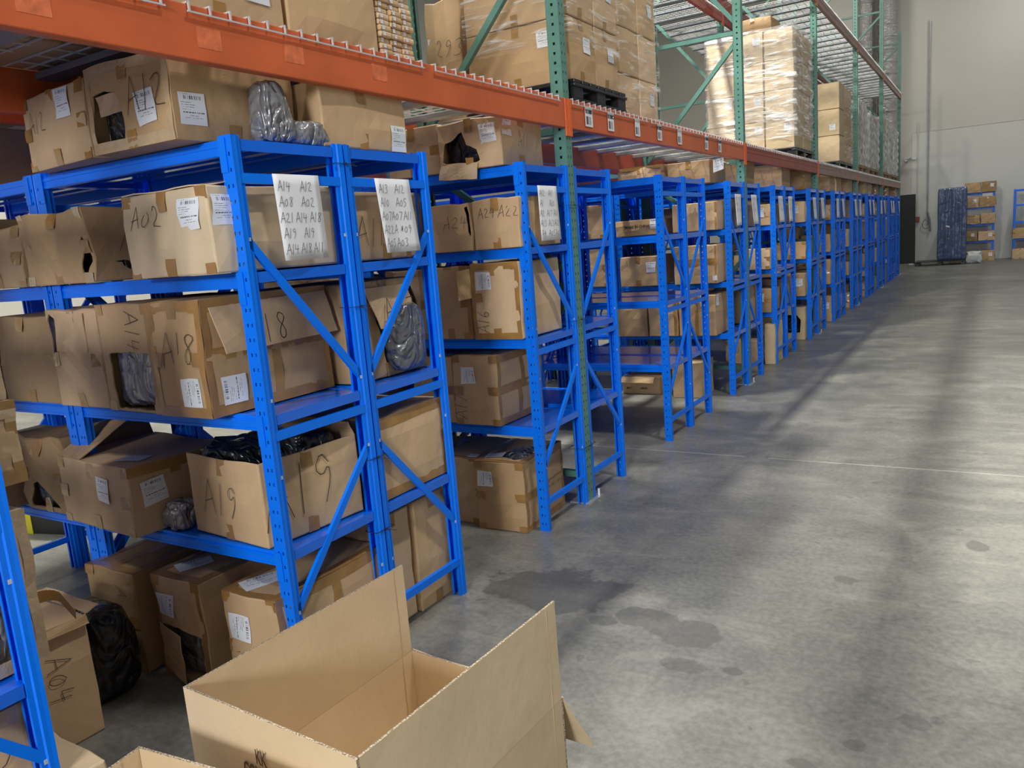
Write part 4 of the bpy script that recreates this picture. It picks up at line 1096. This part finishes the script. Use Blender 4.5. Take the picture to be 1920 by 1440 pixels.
for n, (a, b, h, mt) in enumerate(((15.85, 16.95, 1.25, 'film_heavy'), (17.3, 18.8, 1.15, 'film_heavy'), (19.65, 20.8, 1.30, 'film_heavy'), (21.2, 22.7, 1.2, 'film_heavy'))):
    wd = ORD[n+4]
    pallet(-1.08, -.02, a-.03, b+.03, Z2, 'brown wooden pallet under the %s wrapped load along the aisle' % wd, 'pallet_wood', h=.12)
    stack(-1.05, -.04, a, b, Z2+.122, Z2+h, 2, 2, 3, 'carton in the %s wrapped load' % wd, 'cartons of the far wrapped loads', tp='')
    film(-1.05, -.04, a, b, Z2+.13, Z2+h+.01, 'milky film round the %s wrapped load along the aisle' % wd, mat=mt, seed=5+n, amp=.035)
# rear rack line
for n, (a, b, h) in enumerate(((.6, 1.7, .55), (1.8, 3.3, .7))):
    plain_box(-2.25, -1.32, a, b, Z2, Z2+h, 'large carton in the rear rack line seen through the wire deck, %s' % ORD[n], 'large cartons in the rear rack line', tp='f')

# ---------------------------------------------------------------- things at the left edge
c, C = carton('floor carton under the left edge shelf, scribbled with black marker', (-.06, .50, G0), .45, .43, .52, mat='cardboard_light', tapes='', writes=[('R', 'AB', .20, .28, .15, .1, .004), ('R', '0x', .2, .10, .13, .0, .004)], clear='e')
bag('grey plastic bag bulging from the taped carton on the lower shelf at the left edge', (-.20, .83, G1+.008), (.24, .28, .26), 'bag_silver', 31, amp=.14, box=.45)
c, C = carton('brown carton marked with tape jutting out behind the left edge blue post', (-.06, .58, G2), .42, .45, .215, tapes='e', clear='e', rot=.0)
c, C = carton('shiny taped carton stacked on the jutting carton at the left edge', (-.07, .57, G2+.218), .40, .45, .15, tapes='', clear='e')
c, C = carton('taped brown carton with a torn side showing a grey bag, at the left edge', (-.075, .56, G1+.002), .40, .45, .42, tapes='', clear='e', holes={'R': [[(.08, .02), (.40, .02), (.41, .17), (.36, .24), (.1, .23)]]})
c, C = carton('tall carton marked A04 sideways standing on the floor behind the left blue post', (-.615, .99, G0), .36, .40, .44, rot=-.04, tapes='', mat='cardboard',
    writes=[('R', 'A04', .24, .345, .085, -PI2, .0035)], holes={'R': [[(.10, .10), (.15, .13), (.165, .2), (.14, .27), (.10, .29)]]})
flap(c, (-.18, .201, .442), (.18, .201, .442), (0, .05, .008)); flap(c, (.181, -.2, .442), (.181, .2, .442), (.02, 0, -.03))
bag('black bag inside the tall carton marked A04', (-.80, 1.17, G0+.01), (.28, .30, .36), 'bag_black', 33)
bag('full black bin bag on the floor behind the carton marked A04', (-.86, 1.545, G0), (.30, .24, .36), 'bag_black', 34, amp=.14)
# loop of brown tape hanging from the left shelf
mb = MB(); pts = []
for i in range(17):
    t = i/16; pts.append((-.10-.02*math.sin(t*3), .955+.15*t, .70+.03*math.sin(t*3.1)-.05*max(0, t-.8)*5))
for i in range(16):
    a, b = pts[i], pts[i+1]; mb.quad(a, b, (b[0]+.006, b[1], b[2]+.045-.02*i/16), (a[0]+.006, a[1], a[2]+.045-.02*i/16))
o = mb.build('tape_strip', 'tape'); sm = o.modifiers.new('t', 'SOLIDIFY'); sm.thickness = .0012
tag(o, 'loose strip of brown packing tape sticking out behind the left blue post', 'tape')
# black crate seen on the floor beyond the shelves
e = empty('storage_crate', (-3.30, 2.62, G0), .25)
MB().box(-.42, .42, -.16, .16, 0, .26).build('crate_body', 'black_plastic', e, bevel=.01); MB().box(-.43, .43, -.17, .17, .26, .285).build('crate_lid', 'black_plastic', e, bevel=.006)
MB().box(.05, .12, -.166, -.161, 0, .262).build('yellow_band', 'yellow', e)
tag(e, 'long black crate with a yellow band on the floor beyond the left shelves', 'crate')
plain_box(-2.78, -2.6, 2.75, 3.0, G0, .34, 'pale carton standing beside the black crate beyond the left shelves', None, mat='cardboard_new')

# ---------------------------------------------------------------- foreground open carton
def open_carton(name, label, corners, hb, T, out_end, seed=0, lines=True, txt=True):
    """corners: near-left, near-right, far-right, far-left (x,y)."""
    e = empty(name, (sum(c[0] for c in corners)/4, sum(c[1] for c in corners)/4, 0)); ox, oy = e.location.x, e.location.y
    P = [Vector((c[0]-ox, c[1]-oy, 0)) for c in corners]; th = .0065
    def panel(n, a, b, z0, z1, lean=(0, 0), mat='cardboard_new', inset=.0, k=10):
        d = (b-a).normalized(); nrm = Vector((d.y, -d.x, 0)); A = a+d*inset; B = b-d*inset
        mb = MB(); V = []
        for s in (0, 1):
            for i in range(k+1):
                for j in range(k+1):
                    u, v = i/k, j/k
                    w = .002*math.sin(3*u*math.pi+seed)*math.sin(v*math.pi)
                    p = A.lerp(B, u)+Vector((0, 0, z0+(z1-z0)*v))+Vector((lean[0], lean[1], 0))*v+nrm*(w-(th if s else 0))
                    V.append(tuple(p))
        mb.v = V; K = (k+1)**2; m = k
        for i in range(k):
            for j in range(k):
                q = (i*(m+1)+j, (i+1)*(m+1)+j, (i+1)*(m+1)+j+1, i*(m+1)+j+1); mb.f.append(q); mb.f.append(tuple(K+x for x in q[::-1]))
        o = mb.build(n, mat, e)
        em = MB()
        def strip(L):
            for x, y in zip(L, L[1:]): em.f.append(tuple(len(em.v)+t for t in range(4))); em.v += [V[x], V[y], V[K+y], V[K+x]]
        strip([i*(m+1)+m for i in range(k+1)]); strip([j for j in range(m+1)]); strip([k*(m+1)+j for j in range(m+1)])
        em.build('corrugated_edge', 'corrugated_edge', o)
        return o
    NL, NR, FR, FL = P
    t = th+.001
    # walls
    panel('side_wall', NL, NR, 0, hb); panel('side_wall', NR, FR, 0, hb, inset=t); panel('side_wall', FR, FL, 0, hb); panel('side_wall', FL, NL, 0, hb, inset=t)
    MB().quad(NL+Vector((.01, .01, .006)), NR+Vector((-.01, .01, .006)), FR+Vector((-.01, -.01, .006)), FL+Vector((.01, -.01, .006))).build('bottom', 'cardboard_new', e)
    g = .0007
    panel('flap', NL, NR, hb+g, T); panel('flap', NR, FR, hb+g, T, inset=t); panel('flap', FL, NL, hb+g, T, inset=t)
    if out_end:
        d = (FL-FR).normalized(); fo = flap(e, FR+Vector((0, .004, hb)), FL+Vector((0, .004, hb)), (.035, .10, -.21), mat='cardboard_new', name='flap', thick=.0065)
    else: panel('flap', FR, FL, hb+g, T)
    # creases
    mb = MB()
    for a, b in ((NR, FR), (FL, NL)):
        d = (b-a).normalized(); nr = Vector((d.y, -d.x, 0))
        for off in (.0008, -th-.0008):
            q0 = (b if a is NR else a)+(-d if a is NR else d)*.055+nr*off
            mb.bar(q0, q0+Vector((0, 0, T-.004)), .0022, .001, nr)
    mb.build('crease', 'cardboard_new', e)
    tag(e, label, 'box'); return e, P
m, nt, b = new_mat('corrugated_edge'); tc = N(nt, 'ShaderNodeTexCoord')
nn = noise(nt, tc.outputs['Object'], 220, 2); nt.links.new(ramp(nt, nn, [(.42, (.16, .12, .08)), (.58, (.55, .46, .34))]), b.inputs['Base Color']); b.inputs['Roughness'].default_value = .9; MATS['corrugated_edge'] = m
e, P = open_carton('open_cardboard_box', 'big empty open carton with raised flaps in the foreground', [(.422, 1.054), (1.006, 1.022), (1.047, 1.803), (.461, 1.851)], .30, .60, True)
d = (P[1]-P[0]).normalized(); ang = math.atan2(d.y, d.x)
for txt, u, z, s, bo in (('KK', .275, .500, .052, .0003), ('GONG', .250, .456, .050, .0016)):
    t = obj('printed_text', text_mesh(txt, s, 'print_brown', bo), e); q = P[0]+d*u; t.location = (q.x, q.y-.0045, z); t.rotation_euler = (PI2, 0, ang); t.scale = (.55, 1, 1)
open_carton('open_cardboard_box', 'second open carton at the bottom edge, only one raised flap in view', [(.50, .45), (1.02, .505), (.965, .955), (.462, .902)], .26, .55, False, 3)
carton('low tan carton at the bottom left picture edge, only a corner in view', (.02, .62, G0), .30, .42, .30, tapes='', mat='cardboard_new', rot=-.05)

# ---------------------------------------------------------------- far end of the aisle
for k, x in enumerate((2.10, 3.72)):
    u = copy_tree(proto); u.location = (x, 27.55, 0); u.rotation_euler.z = 0
    tag(u, ['blue shelving unit with cartons against the back wall, beside the blue wrapped bale', 'blue shelving unit against the back wall at the right picture edge'][k], 'shelf', 'blue shelving units on the back wall')
    rr = random.Random(40+k)
    for L in range(5):
        z = [G0, G1, G2, G3, G4][L]; xx = x+.02; n = 0
        while True:
            w, d_, h = rr.choice([(.42, .5, .27), (.36, .5, .33), (.40, .5, .30)]); h = min(h, .30)
            if xx-w < x-UL-.02: break
            ee = filler(w, .44, h, rr.choice(['cardboard', 'cardboard_dark']), rr.choice(STY), rr.random() < .4, None)
            ee.location = (xx-w/2, 27.55-.08+.22, z)
            tag(ee, 'carton %s, %s back wall shelf, %s' % (LN[L], ['left', 'right'][k], ['rightmost', 'second from right', 'third from right', 'leftmost'][n]), 'box', 'cartons on the back wall shelves')
            xx -= w+.03; n += 1
paper(27.6, 2.1, None, 'spare', seed=60) if False else None
s = MB(); s.quad((1.78, 27.535, 1.62), (2.04, 27.535, 1.62), (2.04, 27.535, 1.96), (1.78, 27.535, 1.96)); o = s.build('paper_list', 'paper'); sm = o.modifiers.new('t', 'SOLIDIFY'); sm.thickness = .001
tag(o, 'white paper list on the left shelf against the back wall', 'paper')
# blue wrapped bale on a pallet
mb = MB(); rb = random.Random(9); K = 96; nz = 24; x0, x1, y0, y1 = .70, 1.40, 26.3, 27.0
for j in range(nz+1):
    z = .125+2.05*j/nz
    for k in range(K):
        t = k/K*4; s_ = int(t) % 4; f = t-int(t)
        p = [(x0+(x1-x0)*f, y0), (x1, y0+(y1-y0)*f), (x1-(x1-x0)*f, y1), (x0, y1-(y1-y0)*f)][s_]
        r = 1+.045*math.sin(k*1.05+.3*math.sin(z*2))+.02*math.sin(k*2.7+z*3)-(.06 if j in (0, nz) else 0)
        cx, cy = (x0+x1)/2, (y0+y1)/2; mb.v.append((cx+(p[0]-cx)*r, cy+(p[1]-cy)*r, z))
for j in range(nz):
    for k in range(K): mb.f.append((j*K+k, j*K+(k+1) % K, (j+1)*K+(k+1) % K, (j+1)*K+k))
mb.f.append(tuple(nz*K+k for k in range(K))); mb.f.append(tuple(range(K))[::-1])
o = mb.build('wrapped_bale', 'film_blue', smooth=True); tag(o, 'tall blue film wrapped bale standing on a black pallet by the back wall', 'bale')
s = MB().quad((.90, 26.24, 1.10), (1.0, 26.24, 1.06), (1.01, 26.24, 1.10), (.91, 26.24, 1.14)); s.build('shipping_label', 'paper', o)
pallet(.12, 1.42, 26.2, 27.1, .0005, 'low black pallet under the blue wrapped bale', h=.12)
bag('crumpled white plastic bag on the floor beside the blue wrapped bale', (1.62, 26.5, .0), (.42, .34, .36), 'white_bag', 51, amp=.35)
bag('small white plastic scrap on the floor left of the black pallet', (-.02, 27.0, .0), (.18, .1, .05), 'white_bag', 52, amp=.3)
# ducts, conduit and fittings on the back wall
def duct(x, y, r, z0, z1, label, sd):
    mb = MB(); pts = []; rr = []; z = z0; rd = random.Random(sd)
    while z < z1:
        pts += [(x+rd.uniform(-.012, .012), y, z), (x, y, z+.30)]; rr += [r*rd.uniform(.96, 1.0), r*rd.uniform(.98, 1.04)]
        pts += [(x, y, z+.31), (x, y, z+.35)]; rr += [r*1.07, r*1.07]; z += .36
    mb.tube(pts, rr, 20); tag(mb.build('air_duct', 'duct', smooth=False), label, 'air duct')
m, nt, b = new_mat('duct'); tc = N(nt, 'ShaderNodeTexCoord'); b.inputs['Metallic'].default_value = .85; b.inputs['Roughness'].default_value = .28
b.inputs['Base Color'].default_value = (.55, .55, .54, 1); bump(nt, b, noise(nt, mapping(nt, tc.outputs['Object'], (3, 3, 6)), 2.5, 4, .6, 1.5), 1.0, .06); MATS['duct'] = m
duct(-1.42, 27.9, .22, 2.2, 10.2, 'left of two crinkled silver ducts running up the back wall', 1)
duct(-.82, 27.9, .27, 2.2, 10.2, 'right of two crinkled silver ducts running up the back wall', 2)
tag(MB().tube([(.30, 28.36, 1.15), (.30, 28.36, 7.2)], .022).tube([(.30, 28.36, 3.5), (.30, 28.36, 3.54)], .035).build('conduit', 'galv'), 'thin grey conduit running up the back wall', 'pipe')
tag(MB().tube([(.02, 28.36, 1.45), (.02, 28.36, 4.3)], .012).build('conduit', 'wall_low'), 'thin pale cable down the back wall to a red box', 'pipe')
tag(MB().box(-.04, .08, 28.30, 28.384, 1.26, 1.42).build('junction_box', 'red_beam', bevel=.01), 'small dark red box on the back wall', 'box')
mb = MB(); mb.tube([(.26+.10*math.cos(t*.5), 28.33, 1.18+.14*math.sin(t*.5)) for t in range(13)], .012).tube([(.30, 28.34, 1.55), (.36, 28.33, 1.3), (.38, 28.33, .95)], .03)
tag(mb.build('cable_coil', 'galv_dark'), 'looped cable and hook at the foot of the conduit on the back wall', 'cable')
e = empty('wall_lamp', (-.30, 28.2, 3.2)); MB().box(-.04, .04, 0, .19, -.05, .05).build('lamp_base', 'galv', e); MB().tube([(-.03, .05, 0), (.16, -.02, .05)], .05, 12).tube([(.05, .05, 0), (.28, 0, -.02)], .035, 12).build('lamp_head', 'steel', e)
tag(e, 'small twin head wall lamp beside the last rack frame on the back wall', 'lamp')
# ceiling joists
for i in range(9): structure(MB().box(-12, 9, 1.0+i*3.4, 1.12+i*3.4, 9.9, 10.3).build('trim_%d' % (i+3), 'galv_dark'))
